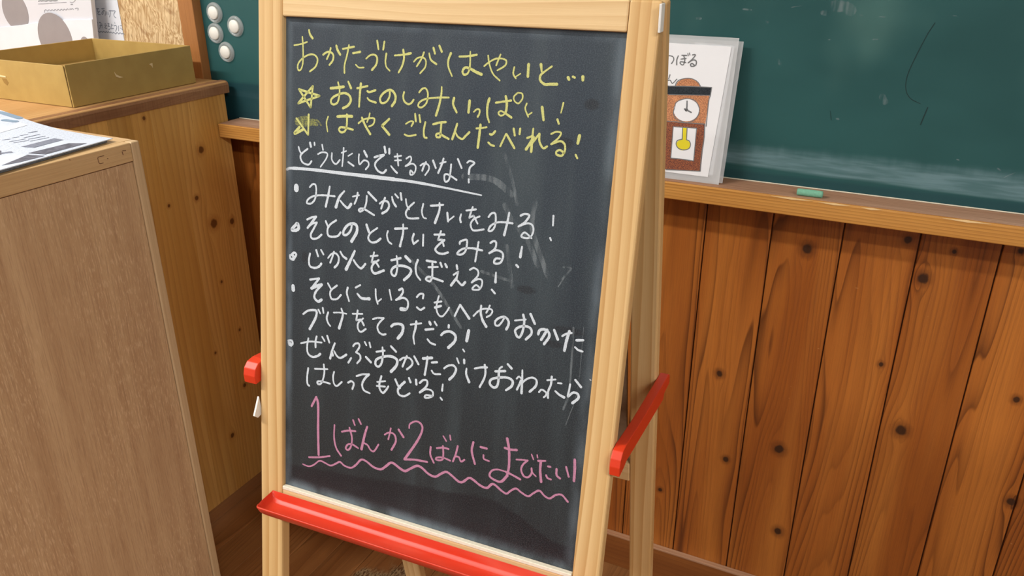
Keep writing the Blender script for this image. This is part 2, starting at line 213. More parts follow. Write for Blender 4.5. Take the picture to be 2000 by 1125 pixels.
  'l9w': '23,31 234,-3126 297,-3077 374,-3055 413,-3065 400,-3142 324,-3283;23,23 437,-3040 462,-3077;22,22 494,-3009 505,-3065;24,19 566,-3046 548,-3115 568,-3170 597,-3198;17,17 637,-3037 717,-3023 801,-3020;19,33 735,-2974 755,-3045 711,-3201;19,19 880,-3006 1004,-2985;L22,22 943,-2958 928,-3070 987,-3051 1026,-3110;20,23 1014,-3034 952,-3099 954,-3164 991,-3190 1050,-3146;L20,20 1133,-3021 1190,-2995 1271,-2984;20,23 1271,-2984 1219,-3042 1194,-3095 1214,-3148 1260,-3168 1300,-3156;26,36 1363,-3059 1397,-3029 1459,-3014 1503,-3029 1498,-3102 1448,-3176;19,19 1594,-2996 1722,-2957;28,19 1661,-2948 1652,-3033 1634,-3116 1649,-3197;29,29 1814,-2924 1829,-2953;22,22 1873,-2913 1901,-2947;26,26 1772,-3018 1865,-2992;22,22 1801,-3116 1839,-3148 1895,-3157;25,25 2038,-2918 2038,-2945;25,33 1956,-3043 1992,-3004 2058,-2984 2118,-3015 2114,-3079 2047,-3159;33,33 2266,-2933 2249,-3049;19,19 2214,-3145 2231,-3165',
  'l10w': '25,25 32,-3475 82,-3465 92,-3506 52,-3523 37,-3491;37,37 62,-3504 72,-3523;20,20 208,-3472 331,-3427 486,-3409;21,28 308,-3393 292,-3486 303,-3570 362,-3601 430,-3578 469,-3545;25,25 418,-3351 404,-3413 405,-3481;21,21 490,-3341 525,-3385;23,23 557,-3316 587,-3390;23,29 659,-3384 623,-3480 600,-3573;32,32 623,-3497 633,-3529;21,27 651,-3474 690,-3525 738,-3537 813,-3484;22,22 895,-3371 922,-3337 968,-3328 974,-3368 934,-3434;22,22 934,-3434 981,-3450 992,-3498 951,-3556;24,24 875,-3509 839,-3571;27,27 1060,-3459 1126,-3508;20,20 1041,-3293 1065,-3329;22,22 1101,-3289 1116,-3340;22,22 1190,-3375 1294,-3342;22,33 1265,-3310 1273,-3399 1258,-3493 1223,-3537 1186,-3524 1193,-3465 1274,-3415 1372,-3391 1445,-3413 1443,-3479 1379,-3563;26,26 1368,-3278 1432,-3326;21,23 1480,-3413 1527,-3375 1597,-3365 1634,-3398 1627,-3440 1572,-3496;23,23 1566,-3347 1542,-3409 1518,-3475;24,24 1653,-3333 1709,-3411;30,30 1758,-3336 1864,-3307;25,25 1811,-3305 1804,-3395 1788,-3512;24,24 1863,-3359 1926,-3342;21,21 1867,-3447 1899,-3476 1971,-3465;20,29 2010,-3393 2054,-3355 2113,-3339 2148,-3372 2127,-3440 2076,-3503;20,20 2151,-3252 2176,-3302;25,25 2234,-3251 2237,-3290;19,29 2267,-3339 2267,-3402 2305,-3481;19,27 2356,-3322 2428,-3295 2493,-3281;23,23 2467,-3259 2480,-3335 2469,-3408 2426,-3508;27,27 2587,-3304 2694,-3278;20,20 2659,-3239 2633,-3264 2627,-3304;26,26 2627,-3304 2629,-3381 2618,-3454 2580,-3478 2537,-3448 2550,-3398 2628,-3362 2722,-3342 2780,-3364 2776,-3420 2717,-3479;26,26 2716,-3200 2762,-3237;18,18 2823,-3332 2846,-3304 2871,-3318;24,24 2872,-3337 2857,-3386 2834,-3446;18,28 2877,-3228 2883,-3327 2887,-3473;19,25 2875,-3375 2926,-3317 2985,-3285 3033,-3302 3031,-3364 2971,-3439;19,19 3069,-3421 3097,-3388 3145,-3408 3144,-3439 3123,-3463;19,19 3145,-3278 3231,-3252;22,22 3189,-3231 3187,-3315 3166,-3388 3169,-3460;18,18 3256,-3284 3297,-3279;19,30 3238,-3372 3282,-3400 3333,-3416;25,25 3430,-3213 3495,-3274;19,27 3383,-3268 3378,-3333 3372,-3399 3420,-3347 3469,-3351 3477,-3394 3423,-3456',
  'l11w': '24,24 309,-3745 295,-3857 301,-3935 326,-3955;21,21 398,-3735 569,-3704;22,22 517,-3659 526,-3756 503,-3856 474,-3901 440,-3905 439,-3878 503,-3865 605,-3868;21,21 656,-3716 643,-3783 658,-3857 697,-3874 759,-3814;23,23 840,-3805 882,-3778 915,-3801 898,-3869;L22,22 946,-3705 1024,-3667 1107,-3650;29,21 1107,-3650 1054,-3712 1023,-3786 1048,-3848 1124,-3866;24,24 1263,-3637 1240,-3739 1251,-3795 1288,-3825 1324,-3787 1354,-3735;19,19 1211,-3715 1315,-3684;20,20 1208,-3762 1313,-3748;25,25 1436,-3638 1470,-3697 1498,-3724;30,22 1552,-3642 1497,-3704 1472,-3755 1492,-3801 1555,-3803 1620,-3755;26,26 1601,-3586 1623,-3631;30,30 1687,-3588 1694,-3640;23,23 1732,-3615 1774,-3573 1818,-3572 1816,-3630 1738,-3721;21,21 1738,-3721 1814,-3667 1884,-3672 1895,-3719 1853,-3753 1801,-3764 1817,-3732 1895,-3727;16,25 2006,-3568 2001,-3642;21,21 1986,-3723 2007,-3744',
  'l12p': '27,27 359,-4194 422,-4069;31,31 422,-4069 448,-4161 452,-4471 463,-4772;22,22 330,-4834 467,-4799 616,-4746;19,24 673,-4347 671,-4507 703,-4625 768,-4702;23,23 772,-4407 853,-4373 954,-4356;22,22 872,-4334 908,-4448 896,-4558 859,-4607 829,-4592 857,-4541 915,-4526 993,-4551;21,21 917,-4231 942,-4286;23,23 988,-4201 1022,-4254;25,33 1103,-4265 1073,-4372 1036,-4553;21,21 1067,-4470 1115,-4485 1154,-4532 1201,-4533 1255,-4441;17,29 244,-4944 326,-4950 397,-4913 477,-4841 548,-4846 628,-4861 697,-4820 755,-4782 815,-4812 903,-4816 969,-4762 1035,-4682 1102,-4683 1198,-4728 1293,-4730 1357,-4677 1429,-4614 1528,-4650;19,25 1326,-4306 1385,-4266 1451,-4276 1470,-4353 1420,-4463;19,19 1403,-4211 1391,-4280 1375,-4351;26,26 1500,-4203 1565,-4278;17,29 1629,-4156 1638,-4104 1710,-4056 1774,-4076 1788,-4143 1731,-4287 1587,-4534;24,24 1587,-4534 1720,-4504 1868,-4491;22,22 1901,-4305 1901,-4396 1947,-4480;22,22 1974,-4302 2046,-4278 2113,-4276;20,20 2045,-4259 2055,-4356 2043,-4420 1976,-4437 1980,-4411 2052,-4392 2141,-4404;18,18 2043,-4145 2082,-4194;18,18 2121,-4116 2132,-4167;22,22 2219,-4215 2202,-4308 2172,-4406;20,20 2193,-4340 2239,-4338 2267,-4381 2306,-4351;25,25 2396,-4126 2384,-4232 2429,-4368;25,25 2480,-4160 2552,-4160;19,19 2520,-4241 2528,-4283 2588,-4292;29,26 1528,-4652 1598,-4670 1661,-4627 1745,-4569 1809,-4578 1886,-4624 1971,-4637 2042,-4582 2102,-4545 2166,-4569 2251,-4616 2302,-4608 2369,-4544 2420,-4550 2504,-4592 2584,-4600 2650,-4537 2753,-4588;26,26 2751,-4101 2809,-4105 2885,-4091;28,28 2770,-3991 2800,-4113 2812,-4293 2798,-4405;30,16 2802,-4399 2740,-4484 2672,-4488 2605,-4457 2625,-4392 2692,-4360 2780,-4361;23,23 2780,-4361 2859,-4378 2948,-4403;17,17 2888,-4196 2959,-4182 3011,-4174;21,21 3011,-4174 2963,-4234 2949,-4296 2982,-4355 3030,-4356 3064,-4304 3059,-4247;17,17 3059,-4247 3072,-4292 3113,-4324;15,15 3047,-4097 3072,-4148;15,15 3107,-4086 3115,-4118;22,22 3122,-4149 3200,-4129;27,27 3152,-4141 3154,-4251 3174,-4370;22,22 3232,-4182 3260,-4180;20,20 3220,-4281 3239,-4309 3276,-4314;23,23 3325,-4186 3331,-4251 3370,-4278;20,20 3422,-4137 3458,-4236;28,28 3503,-4036 3513,-4145 3516,-4267;22,21 2753,-4588 2808,-4604 2853,-4557 2909,-4517 2969,-4544 3047,-4566 3101,-4517 3163,-4470 3223,-4512 3281,-4524 3341,-4469 3405,-4451 3474,-4508',
  'l12w': '11,11 3574,-3177 3585,-3185;13,13 3611,-3185 3627,-3192',
  'sms': '50,50 2561,-1617 2652,-1754 2825,-1929 2949,-2160;50,50 2872,-1554 2869,-1824 3061,-2243;42,42 2617,-2009 2701,-2404;33,33 1551,-2297 1861,-2543 2175,-2920;21,21 3362,-2698 3379,-3320 3336,-3544;61,61 2110,-1398 2410,-1389 2633,-1510;31,31 2363,-2303 2697,-2353;18,18 3207,-2130 3284,-2133 3207,-2245;13,13 3173,-2326 3270,-2150;9,9 3463,-2679 3461,-3302 3377,-3697;32,32 2525,-1135 2622,-1366 2693,-1601',
}
CARD = {
  'drg': '15,15 -986,1878 -946,1877 -910,1866 -892,1830 -902,1797 -921,1763;17,17 -829,1884 -845,1822 -837,1749;17,17 -774,1896 -698,1898;17,17 -782,1839 -704,1854;16,16 -749,1897 -723,1845 -721,1803 -733,1764 -755,1755 -786,1777 -783,1799 -754,1800 -700,1793;15,15 -685,1930 -675,1894;13,13 -660,1937 -651,1906;17,17 -610,1911 -577,1918 -569,1903 -608,1847 -665,1790;18,18 -665,1790 -606,1834 -561,1837 -539,1814 -542,1771 -573,1748 -612,1745 -624,1771 -600,1786 -564,1764;14,14 -925,1597 -941,1533;14,14 -945,1511 -910,1513 -871,1472 -810,1540;13,13 -825,1439 -805,1497 -755,1536 -652,1564 -556,1556 -477,1516 -434,1463;13,13 -926,1426 -595,1446 -260,1456;13,13 -260,1456 -266,1334 -280,1241 -271,872;13,13 -912,1298 -580,1319 -266,1339;21,21 -612,1224 -602,1127 -603,1085;13,13 -793,1115 -780,1189 -699,1238 -595,1262 -485,1235 -416,1148 -406,1066 -434,991 -491,934 -552,902 -605,897 -672,917 -763,951 -805,1031 -793,1115;18,18 -611,1204 -607,1129 -613,1092;23,23 -620,1097 -526,1059;29,29 -634,1102 -605,1080 -595,1099 -619,1085;14,14 -890,893 -551,897 -296,903;14,14 -296,903 -280,673 -287,418 -276,176;14,14 -783,818 -414,829;L14,14 -783,818 -767,326 -615,330 -398,323 -414,829;14,14 -634,826 -618,638;14,14 -563,833 -550,645;15,15 -618,638 -690,611 -706,552 -660,492 -566,477 -492,511 -480,576 -506,624 -553,638;14,14 -819,137 -276,176',
}
BAG = {
  'btg': '27,27 -17877,10753 -17784,10772;32,32 -17779,10761 -17698,10772 -17614,10767 -17523,10786 -17476,10773 -17387,10787 -17321,10783 -17232,10798;12,12 -17897,10695 -17634,10710 -17372,10732 -16945,10762;14,14 -16826,10772 -16795,10767 -16710,10776 -16639,10820;26,26 -16818,10722 -16759,10727;22,22 -17739,10558 -17742,10526;17,17 -17737,10564 -17679,10582 -17637,10557 -17575,10586 -17531,10566 -17472,10590 -17427,10572 -17367,10599 -17323,10579 -17264,10606 -17221,10583 -17161,10612 -17117,10592 -17060,10616 -17014,10601 -16956,10628 -16929,10610;17,17 -16887,10611 -16872,10631 -16842,10624 -16788,10636 -16761,10618;17,17 -16705,10639 -16652,10652 -16604,10648 -16633,10610',
  'crg': '27,27 -16600,10410 -16436,10417 -16263,10454',
}
NOTE = {
  'ntg': '20,20 -16692,10628 -16610,10631;21,21 -16653,10641 -16671,10564 -16705,10471;17,17 -16611,10589 -16581,10590;17,17 -16633,10535 -16582,10491;20,20 -16534,10611 -16451,10618;19,19 -16484,10624 -16516,10555 -16446,10558;19,19 -16453,10572 -16516,10517 -16499,10494 -16441,10497;19,19 -16369,10621 -16273,10632;17,17 -16324,10615 -16335,10539 -16382,10499 -16382,10537 -16298,10586 -16263,10549 -16295,10480;15,15 -16218,10566 -16230,10505;17,17 -16180,10560 -16184,10507;18,18 -16150,10584 -16033,10592;19,19 -16099,10601 -16121,10525 -16164,10455;20,20 -16046,10588 -15949,10588 -16006,10529 -16010,10476 -15961,10448;17,17 -16662,10303 -16669,10241 -16698,10186;17,17 -16686,10264 -16612,10275 -16648,10196;14,14 -16605,10337 -16589,10314;19,19 -16527,10325 -16486,10327 -16504,10264 -16555,10192;17,17 -16536,10255 -16451,10266;17,17 -16451,10305 -16473,10211;15,15 -16357,10309 -16322,10311;17,17 -16378,10277 -16307,10281 -16382,10223 -16316,10211;19,19 -16261,10321 -16216,10315 -16267,10259 -16209,10262 -16211,10216 -16266,10183;17,17 -16149,10311 -16164,10218;17,17 -16144,10288 -16097,10290;17,17 -16189,10209 -16106,10221;15,15 -16033,10354 -16030,10324;19,19 -16067,10276 -16007,10287 -15997,10241 -16053,10162;17,17 -15928,10282 -15958,10174;15,15 -15882,10285 -15835,10290;15,15 -15883,10239 -15825,10203;19,19 -16703,10131 -16672,10117 -16618,10139 -16577,10117 -16524,10139 -16494,10121 -16442,10139 -16400,10122 -16348,10140 -16319,10122 -16278,10143 -16251,10118 -16210,10139 -16170,10118 -16118,10136 -16069,10107 -16014,10141 -15976,10112 -15923,10138 -15883,10117 -15834,10130 -15805,10113',
}
WALL = {
  'sck': '8,8 24,11040 -38,10895;7,7 -38,10895 -122,10614 -187,10338 -175,10138 -95,10018 45,9954;11,11 146,9912 98,9664;5,5 -1124,9747 -1091,9616',
  'chw': '23,23 -2551,11120 -2431,11112;15,15 -940,11103 -904,11097;15,15 -679,11089 -609,11089;17,17 -711,10786 -652,10789;32,32 -2204,10968 -2176,10952;11,11 -1298,10751 -1274,10752;8,8 160,11139 269,11137;22,22 -1711,9273 -1707,9262;28,28 -1019,9644 -993,9638;17,17 646,9227 675,9217;11,11 1270,9041 1393,9134;21,21 1167,9158 1201,9137;13,13 775,8804 817,8770 823,8797;13,13 -1870,11170 -1723,11196',
  'sms': '151,151 -1306,11215 -1134,11197 -1055,11151;66,66 -1438,11112 -1338,11104;47,47 -1953,10426 -1926,10375;89,89 -462,10014 -413,9940;42,42 156,10582 163,10568;34,34 -3231,10964 -3161,10962',
  'cdw': '15,15 -2275,8594 -1685,8607 -1113,8596 -564,8603 -31,8586',
}
NEWS = {
  'hg': 'L108,108 -13072,7988 -12518,7937;106,106 -12590,7734 -12401,7778',
  'td': 'L57,57 -10853,6636 -10867,6521;25,25 -11355,6975 -11319,7172;25,25 -11252,6966 -11206,7147;29,29 -11388,7220 -11387,7449;26,26 -11266,7198 -11230,7421;22,22 -11142,7138 -11116,7394;43,43 -11608,7447 -11586,7544;25,25 -11530,6988 -11491,7067;22,22 -11530,7129 -11499,7206;29,29 -11556,7282 -11524,7360;L52,52 -10898,6541 -10808,6622',
}
CAB = {
  'std': '11,11 7437,9311 7347,9311 7335,9278 7346,9222 7405,9215;14,14 7735,9300 7741,9255;11,11 7746,9312 7796,9304;14,14 7482,9261 7489,9256;9,9 6913,9386 6927,9368',
}
CLOCK = [
  ('crayon_body_upper', 'm_crB', [(-0.1079, 0.1298), (-0.0931, 0.1302), (-0.0278, 0.1331), (-0.0287, 0.0899), (-0.09, 0.088), (-0.1049, 0.0874)]),
  ('crayon_body_lower', 'm_crD', [(-0.1049, 0.0874), (-0.09, 0.088), (-0.0287, 0.0899), (-0.0269, 0.0172), (-0.0826, 0.0138), (-0.0985, 0.0127)]),
  ('crayon_dome', 'm_crB', [(-0.0823, 0.1426), (-0.0791, 0.1498), (-0.0725, 0.1549), (-0.0646, 0.1562), (-0.0551, 0.1561), (-0.0475, 0.1521), (-0.0427, 0.1456)]),
  ('crayon_cornice', 'm_crK', [(-0.111, 0.1428), (-0.0946, 0.1432), (-0.0255, 0.1454), (-0.0263, 0.1332), (-0.0931, 0.1302), (-0.1103, 0.1296)]),
  ('pendulum_window', 'm_cardpaper', [(-0.0778, 0.082), (-0.0406, 0.0825), (-0.0401, 0.0318), (-0.0763, 0.0325)]),
  ('clock_face', 'm_cardpaper', [(-0.0408, 0.1105), (-0.0409, 0.1061), (-0.0424, 0.1018), (-0.0451, 0.098), (-0.0489, 0.0949), (-0.0535, 0.0928), (-0.0586, 0.0917), (-0.0638, 0.0918), (-0.0689, 0.0931), (-0.0734, 0.0954), (-0.077, 0.0987), (-0.0795, 0.1026), (-0.0807, 0.107), (-0.0805, 0.1115), (-0.079, 0.1157), (-0.0762, 0.1195), (-0.0723, 0.1226), (-0.0677, 0.1246), (-0.0626, 0.1256), (-0.0574, 0.1255), (-0.0524, 0.1242), (-0.048, 0.1219), (-0.0445, 0.1187), (-0.042, 0.1148)]),
  ('pendulum', 'm_yel', [(-0.0632, 0.0826), (-0.0568, 0.0833), (-0.0552, 0.0629), (-0.053, 0.0628), (-0.0504, 0.0611), (-0.0486, 0.0588), (-0.0479, 0.0562), (-0.0482, 0.0536), (-0.0495, 0.051), (-0.0518, 0.0489), (-0.0547, 0.0474), (-0.0581, 0.0466), (-0.0616, 0.0466), (-0.0649, 0.0475), (-0.0676, 0.0491), (-0.0695, 0.0513), (-0.0705, 0.0538), (-0.0703, 0.0565), (-0.0691, 0.0591), (-0.067, 0.0613), (-0.0625, 0.0629)]),
]
NBLOCK = [
  ('d', [(-1.0577, 0.6699), (-1.029, 0.6751), (-1.0334, 0.7422), (-1.0581, 0.7318)]),
  ('d', [(-1.0283, 0.6132), (-1.0219, 0.6326), (-1.0225, 0.6695), (-1.0503, 0.6647)]),
  ('d', [(-1.1208, 0.6498), (-1.0957, 0.6336), (-1.0821, 0.649), (-1.1008, 0.6614)]),
  ('g', [(-1.0967, 0.6875), (-1.0774, 0.6932), (-1.0818, 0.7417), (-1.1006, 0.7407)]),
  ('w', [(-1.195, 0.7152), (-1.2136, 0.7274), (-1.2287, 0.7787), (-1.206, 0.7736)]),
]
# ================= materials
KN = [(-.1153, .7531, .0095), (.0247, .7919, .007), (.0554, .7352, .0095), (.0233, .578, .0045), (.0723, .4668, .0105), (-.229, .4965, .007),
      (-.1999, .3219, .0065), (-.1101, .3727, .010), (-.0893, .196, .0085), (-.3164, .2132, .005), (.2165, .5641, .006), (.2488, .3834, .008), (.1709, .7991, .005), (.0887, .7841, .004)]
m_plank = wood('red_cedar_boarding', lin(186, 114, 48), lin(156, 86, 32), lin(70, 32, 14), 'x', 'z', 'world', lines=62, warp=15, wa=15, wl=1.0, knots=KN, line_w=3.0, contrast=.8, rough=.36, tone=.22, fine=.2, edge=(-.2803, .107))
m_base = wood('baseboard_wood', lin(140, 84, 38), lin(120, 68, 28), lin(80, 36, 14), 'z', 'x', 'world', lines=90, warp=5, contrast=.4, tone=.1)
m_dustwood = wood('dusty_edge_wood', lin(190, 150, 118), lin(160, 112, 76), lin(110, 66, 40), 'y', 'x', 'world', lines=150, warp=6, contrast=.5, tone=.05, rough=.7)
m_rail = wood('chalk_ledge_front_wood', lin(214, 158, 84), lin(196, 138, 66), lin(128, 76, 26), 'z', 'x', 'world', lines=210, warp=2.2, wa=6, wl=.5, contrast=.75, line_w=2.2, tone=.05)
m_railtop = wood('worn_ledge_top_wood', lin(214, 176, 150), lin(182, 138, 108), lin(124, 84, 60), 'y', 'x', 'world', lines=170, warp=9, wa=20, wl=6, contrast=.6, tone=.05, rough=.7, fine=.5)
m_post = wood('board_frame_post_wood', lin(188, 134, 80), lin(168, 112, 62), lin(130, 80, 40), 'x', 'z', 'world', lines=120, warp=3, contrast=.4, tone=.02)
m_pine = wood('easel_pine', lin(222, 190, 138), lin(210, 172, 116), lin(178, 130, 70), 'x', 'z', 'obj', lines=92, warp=3.4, wa=14, wl=1.3, line_w=1.3, contrast=.95, rough=.45, tone=.07, fine=.12)
m_pineh = wood('easel_pine_crossbar', lin(226, 196, 148), lin(216, 180, 128), lin(190, 148, 92), 'z', 'x', 'obj', lines=120, warp=4, wa=20, wl=2.2, line_w=1.6, contrast=.55, rough=.45, tone=.05, fine=.15)
TK = [(1.1717, .8121, .0085), (1.1399, .7182, .006), (1.1747, .6531, .0115), (1.2246, .6421, .0075), (1.0486, .8991, .004), (1.0693, .7224, .004), (1.1221, .3686, .004),
      (1.1899, .2506, .006), (1.1307, .1478, .007), (1.17, .52, .004), (1.2, .39, .004)]
m_stave = wood('tall_cabinet_pine', lin(220, 172, 98), lin(206, 154, 78), lin(164, 108, 48), 'y', 'z', 'world', lines=85, warp=6, wa=12, wl=.9, knots=TK, line_w=2., contrast=.6, rough=.4, tone=.32, fine=.14, knotcol=lin(96, 54, 22))
m_top = wood('tall_cabinet_top', lin(204, 160, 108), lin(190, 144, 92), lin(158, 112, 66), 'x', 'y', 'world', lines=70, warp=5, contrast=.4, tone=.03)
m_band = wood('worn_end_grain', lin(166, 122, 86), lin(140, 98, 66), lin(104, 66, 42), 'x', 'z', 'world', lines=260, warp=12, wa=30, wl=30, contrast=.5, tone=.05, rough=.5)
m_lowtop = wood('low_cabinet_solid_wood', lin(216, 184, 138), lin(204, 168, 120), lin(164, 126, 82), 'z', 'y', 'world', lines=160, warp=3, wa=12, wl=2, contrast=.3, tone=.03, fine=.25)
m_lowv = wood('low_cabinet_post_wood', lin(208, 180, 140), lin(198, 168, 128), lin(166, 130, 90), 'y', 'z', 'world', lines=160, warp=3, wa=12, wl=2, contrast=.3, tone=.03, fine=.25)
g = G('low_cabinet_plywood', .6, .3)      # brown veneer with pale worn flecks along the grain
x, y, z = g.coord('world')
fl = g.noise(g.vec(0, y * 420, z * 70), 1, 3, .6); pt = g.noise(g.vec(0, y * 9, z * 5), 1, 2); st = g.noise(g.vec(0, y * 40, z * 1.2), 1, 2)
c = g.mix(g.step(st, .3, .7), lin(186, 150, 112), lin(202, 168, 128))
c = g.mix(g.step(fl, .52, .62) * g.step(pt, .38, .6, .15, .6), c, lin(220, 188, 150))
fl2 = g.noise(g.vec(3, y * 500, z * 20), 1, 2)
c = g.mix(g.step(fl2, .45, .7) * .3, c, lin(132, 94, 66))
m_ply = g.col(c); g.bump(fl, .0004, .3)
# small pale dents and scuffs on the boarding
_t = m_plank.node_tree; g = G.__new__(G); g.m = m_plank; g.t = _t; g.n = _t.nodes; g.l = _t.links; g.b = _t.nodes['Principled BSDF']
x, y, z = g.coord('world'); bc = V(g, g.b.inputs['Base Color'].links[0].from_socket)
s1 = g.step(g.noise(g.vec(x * 60 + z * 12, 0, z * 260), 1, 2, .6), .73, .78); s2 = g.step(g.noise(g.vec(x * 5, 7, z * 4), 1, 2), .45, .6)
g.col(g.mix(s1 * s2 * .55, bc, lin(216, 164, 110)))
# floor boards
m_floor = wood('floor_boards', lin(158, 108, 62), lin(132, 84, 44), lin(76, 42, 20), 'x', 'y', 'world', lines=55, warp=9, wa=12, wl=1.3, contrast=.6, rough=.33, tone=.35, fine=.3)
# FLOORPATCH: speckled worn stain under the easel
_t = m_floor.node_tree; g = G.__new__(G); g.m = m_floor; g.t = _t; g.n = _t.nodes; g.l = _t.links; g.b = _t.nodes['Principled BSDF']
x, y, z = g.coord('world'); bc = V(g, g.b.inputs['Base Color'].links[0].from_socket)
q = (x + .775) * (x + .775) * 60 + (y - .93) * (y - .93) * 22 + (g.noise(g.vec(x * 24, y * 24, 0), 1, 3) - .5) * 1.2
sp = g.noise(g.vec(x * 260, y * 90, 0), 1, 3, .7)
g.col(g.mix(g.step(q, .35, .7, .85, 0.), bc, g.mix(g.step(sp, .42, .56), lin(74, 52, 34), lin(168, 148, 110))))
q2 = g.step(x, -1.285, -1.19, 1., 0.) * g.step(g.noise(g.vec(x * 8, y * 8, 0), 1, 3), .3, .6, .4, 1.)
g.col(g.mix(q2 * .55, V(g, g.b.inputs['Base Color'].links[0].from_socket), lin(168, 132, 100)))
# green chalkboard
g = G('green_chalkboard', .5, .35)
x, y, z = g.coord('world')
n = g.noise(g.vec(x * 3, 0, z * 6), 1, 3); n2 = g.noise(g.vec(x * 14, 0, z * 160), 1, 3); n3 = g.noise(g.vec(x * 60, 0, z * 14), 1, 3)
c = g.mix(g.step(n, .3, .7), lin(32, 76, 76), lin(42, 88, 88))
band = g.step(z + (n - .5) * .012 + x * .02, .872, .878) * g.step(z + n3 * .012, .90, .925, 1., 0.)
c = g.mix(band * g.step(n2, .3, .7, .35, .8) * g.step(x, -.9, -.3, .3, .75), c, lin(128, 158, 166))
c = g.mix(g.step(z, .866, .874, 1., 0.) * .6, c, lin(26, 62, 70))
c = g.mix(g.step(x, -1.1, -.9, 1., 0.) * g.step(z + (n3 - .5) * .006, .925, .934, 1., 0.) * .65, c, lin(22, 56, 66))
c = g.mix(g.step(g.noise(g.vec(x * 5, 1, z * 3), 1, 3), .55, .8) * .3, c, lin(110, 150, 140))
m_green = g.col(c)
# black easel board (object frame: x across, z up from its top edge, 0..-.527)
g = G('black_chalkboard', .42, .42)
x, y, z = g.coord('obj')
vst = g.noise(g.vec(x * 20, 0, z * 2.6), 1, 4, .6); big = g.noise(g.vec(x * 4, 0, z * 3.2), 1, 3); sp = g.noise(g.vec(x * 26, 2, z * 34), 1, 3, .6); fine = g.noise(g.vec(x * 900, 0, z * 900), 1, 2)
c = g.mix(g.step(z, -.48, -.02, 0., 1.), lin(31, 36, 38), lin(42, 52, 62))  # glare painted into the colour: lighter and bluer towards the top
c = g.mix(g.step(vst, .45, .75, 0., .42), c, lin(66, 78, 82))
c = g.mix(g.step(big, .5, .8, 0., .3), c, lin(60, 72, 74))
curve = z + .499 - x * .11 + g.step(x, .26, .35, 0., .038) + (sp - .5) * .008        # unwiped darker strip along the bottom
c = g.mix(g.step(curve, -.004, .001, .8, 0.) * g.step(curve, -.03, -.004, .7, 1.), c, lin(15, 14, 19))
c = g.mix(g.step(sp, .62, .72, 0., .5) * g.step(z, -.36, -.3, 1., .15), c, lin(34, 38, 42))
edge = g.mx(g.step(x, .0, .011, 1., 0.), g.mx(g.step(x, .345, .361, 0., .7), g.mx(g.step(z, -.012, -.001, 0., .35), g.step(z, -.527, -.512, .9, 0.))))
c = g.mix(edge * g.step(g.noise(g.vec(x * 30, 3, z * 12), 1, 3), .35, .65, .08, .5), c, lin(140, 156, 168))
for dx, dz, rx, rz in ((.334, -.062, .007, .005), (.311, -.098, .009, .005), (.285, -.241, .010, .004), (.331, -.274, .016, .004), (.318, -.290, .009, .0035), (.025, -.248, .004, .007)):
    q = (x - dx) * (x - dx) * (1 / rx ** 2) + (z - dz) * (z - dz) * (1 / rz ** 2)
    c = g.mix(g.step(q, .4, 1.5, .7, 0.), c, lin(26, 28, 32))
c = g.mix(g.step(fine, .4, .7, 0., .12), c, lin(140, 145, 150))
m_black = g.col(c); g.rough(g.step(vst, .2, .8, .36, .5))
def chalk(name, c, amt):
    g = G(name, .9, .1); x, y, z = g.coord('obj'); v = g.vec(x, y, z)
    f = g.step(g.noise(v, 1400, 2, .6), .32, .55); g.col(g.mix(f * (1 - amt) + amt, lin(78, 84, 84), c)); return g.m
m_cy = chalk('yellow_chalk', lin(204, 204, 128), .5); m_cf = chalk('thin_yellow_chalk', lin(176, 182, 112), .25)
m_cw = chalk('white_chalk', lin(206, 214, 222), .55); m_cp = chalk('pink_chalk', lin(190, 130, 158), .55)
g = G('chalk_smear', .9, .1); x, y, z = g.coord('obj'); g.col(lin(190, 200, 205))
g.put(g.b.inputs['Alpha'], g.step(g.noise(g.vec(x * 200, y * 200, z * 30), 1, 3), .3, .75, .0, .22)); m_sm = g.m
g = G('scribbled_yellow_chalk', .9, .1); x, y, z = g.coord('obj'); g.col(lin(176, 178, 104)); g.put(g.b.inputs['Alpha'], g.step(g.noise(g.vec(x * 500, y * 200, z * 900 + x * 300), 1, 3), .35, .7, .08, .62)); m_cf = g.m
m_dust = plain('chalk_dust', lin(222, 214, 194), .9, .1, .05, 300)
g = G('red_plastic', .4, .4); x, y, z = g.coord('obj')
nz = g.noise(g.vec(x * 12, y * 40, z * 40), 1, 3); g.col(g.mix(g.step(nz, .45, .75, 0., .4), lin(204, 52, 26), lin(216, 96, 78))); m_red = g.m
m_redc = plain('clean_red_plastic', lin(210, 54, 20), .45, .5)
m_whiteplastic = plain('white_plastic', lin(228, 226, 220), .4)
m_panelback = plain('fibreboard_back', lin(128, 106, 84), .8, .2, .06, 200)
# gold card
g = G('gold_card', .42, .5); x, y, z = g.coord('obj'); nz = g.noise(g.vec(x * 30, y * 30, z * 30), 1, 3)
g.col(g.mix(g.step(nz, .3, .7), lin(178, 148, 84), lin(186, 156, 90))); g.b.inputs['Metallic'].default_value = .12; m_gold = g.m
m_goldin = plain('gold_card_floor', lin(150, 118, 62), .6, .3, .05)
m_tornpaper = plain('torn_card_core', lin(226, 204, 158), .9)
m_dark = plain('dark_seam', lin(58, 36, 20), .9, .1)
m_paper = plain('white_paper', lin(224, 228, 236), .8, .2, .02, 20)
m_cardpaper = plain('drawing_paper', lin(236, 238, 242), .8, .2)
m_sheen = G('paper_bag_white', .45, .4).col(lin(214, 216, 224)); m_greydot = plain('grey_print', lin(150, 144, 146), .5, .4, .03, 30)  # bag body greyer than its folded base, with shade mixed into the colour
m_ink = plain('faded_ink', lin(150, 152, 162), .8, .2); m_inkb = plain('bag_print_ink', lin(146, 148, 156), .7); m_marker = plain('grey_marker', lin(140, 148, 160), .8, .2)
m_pencil = plain('grey_felt_pen', lin(118, 120, 122), .8, .2)
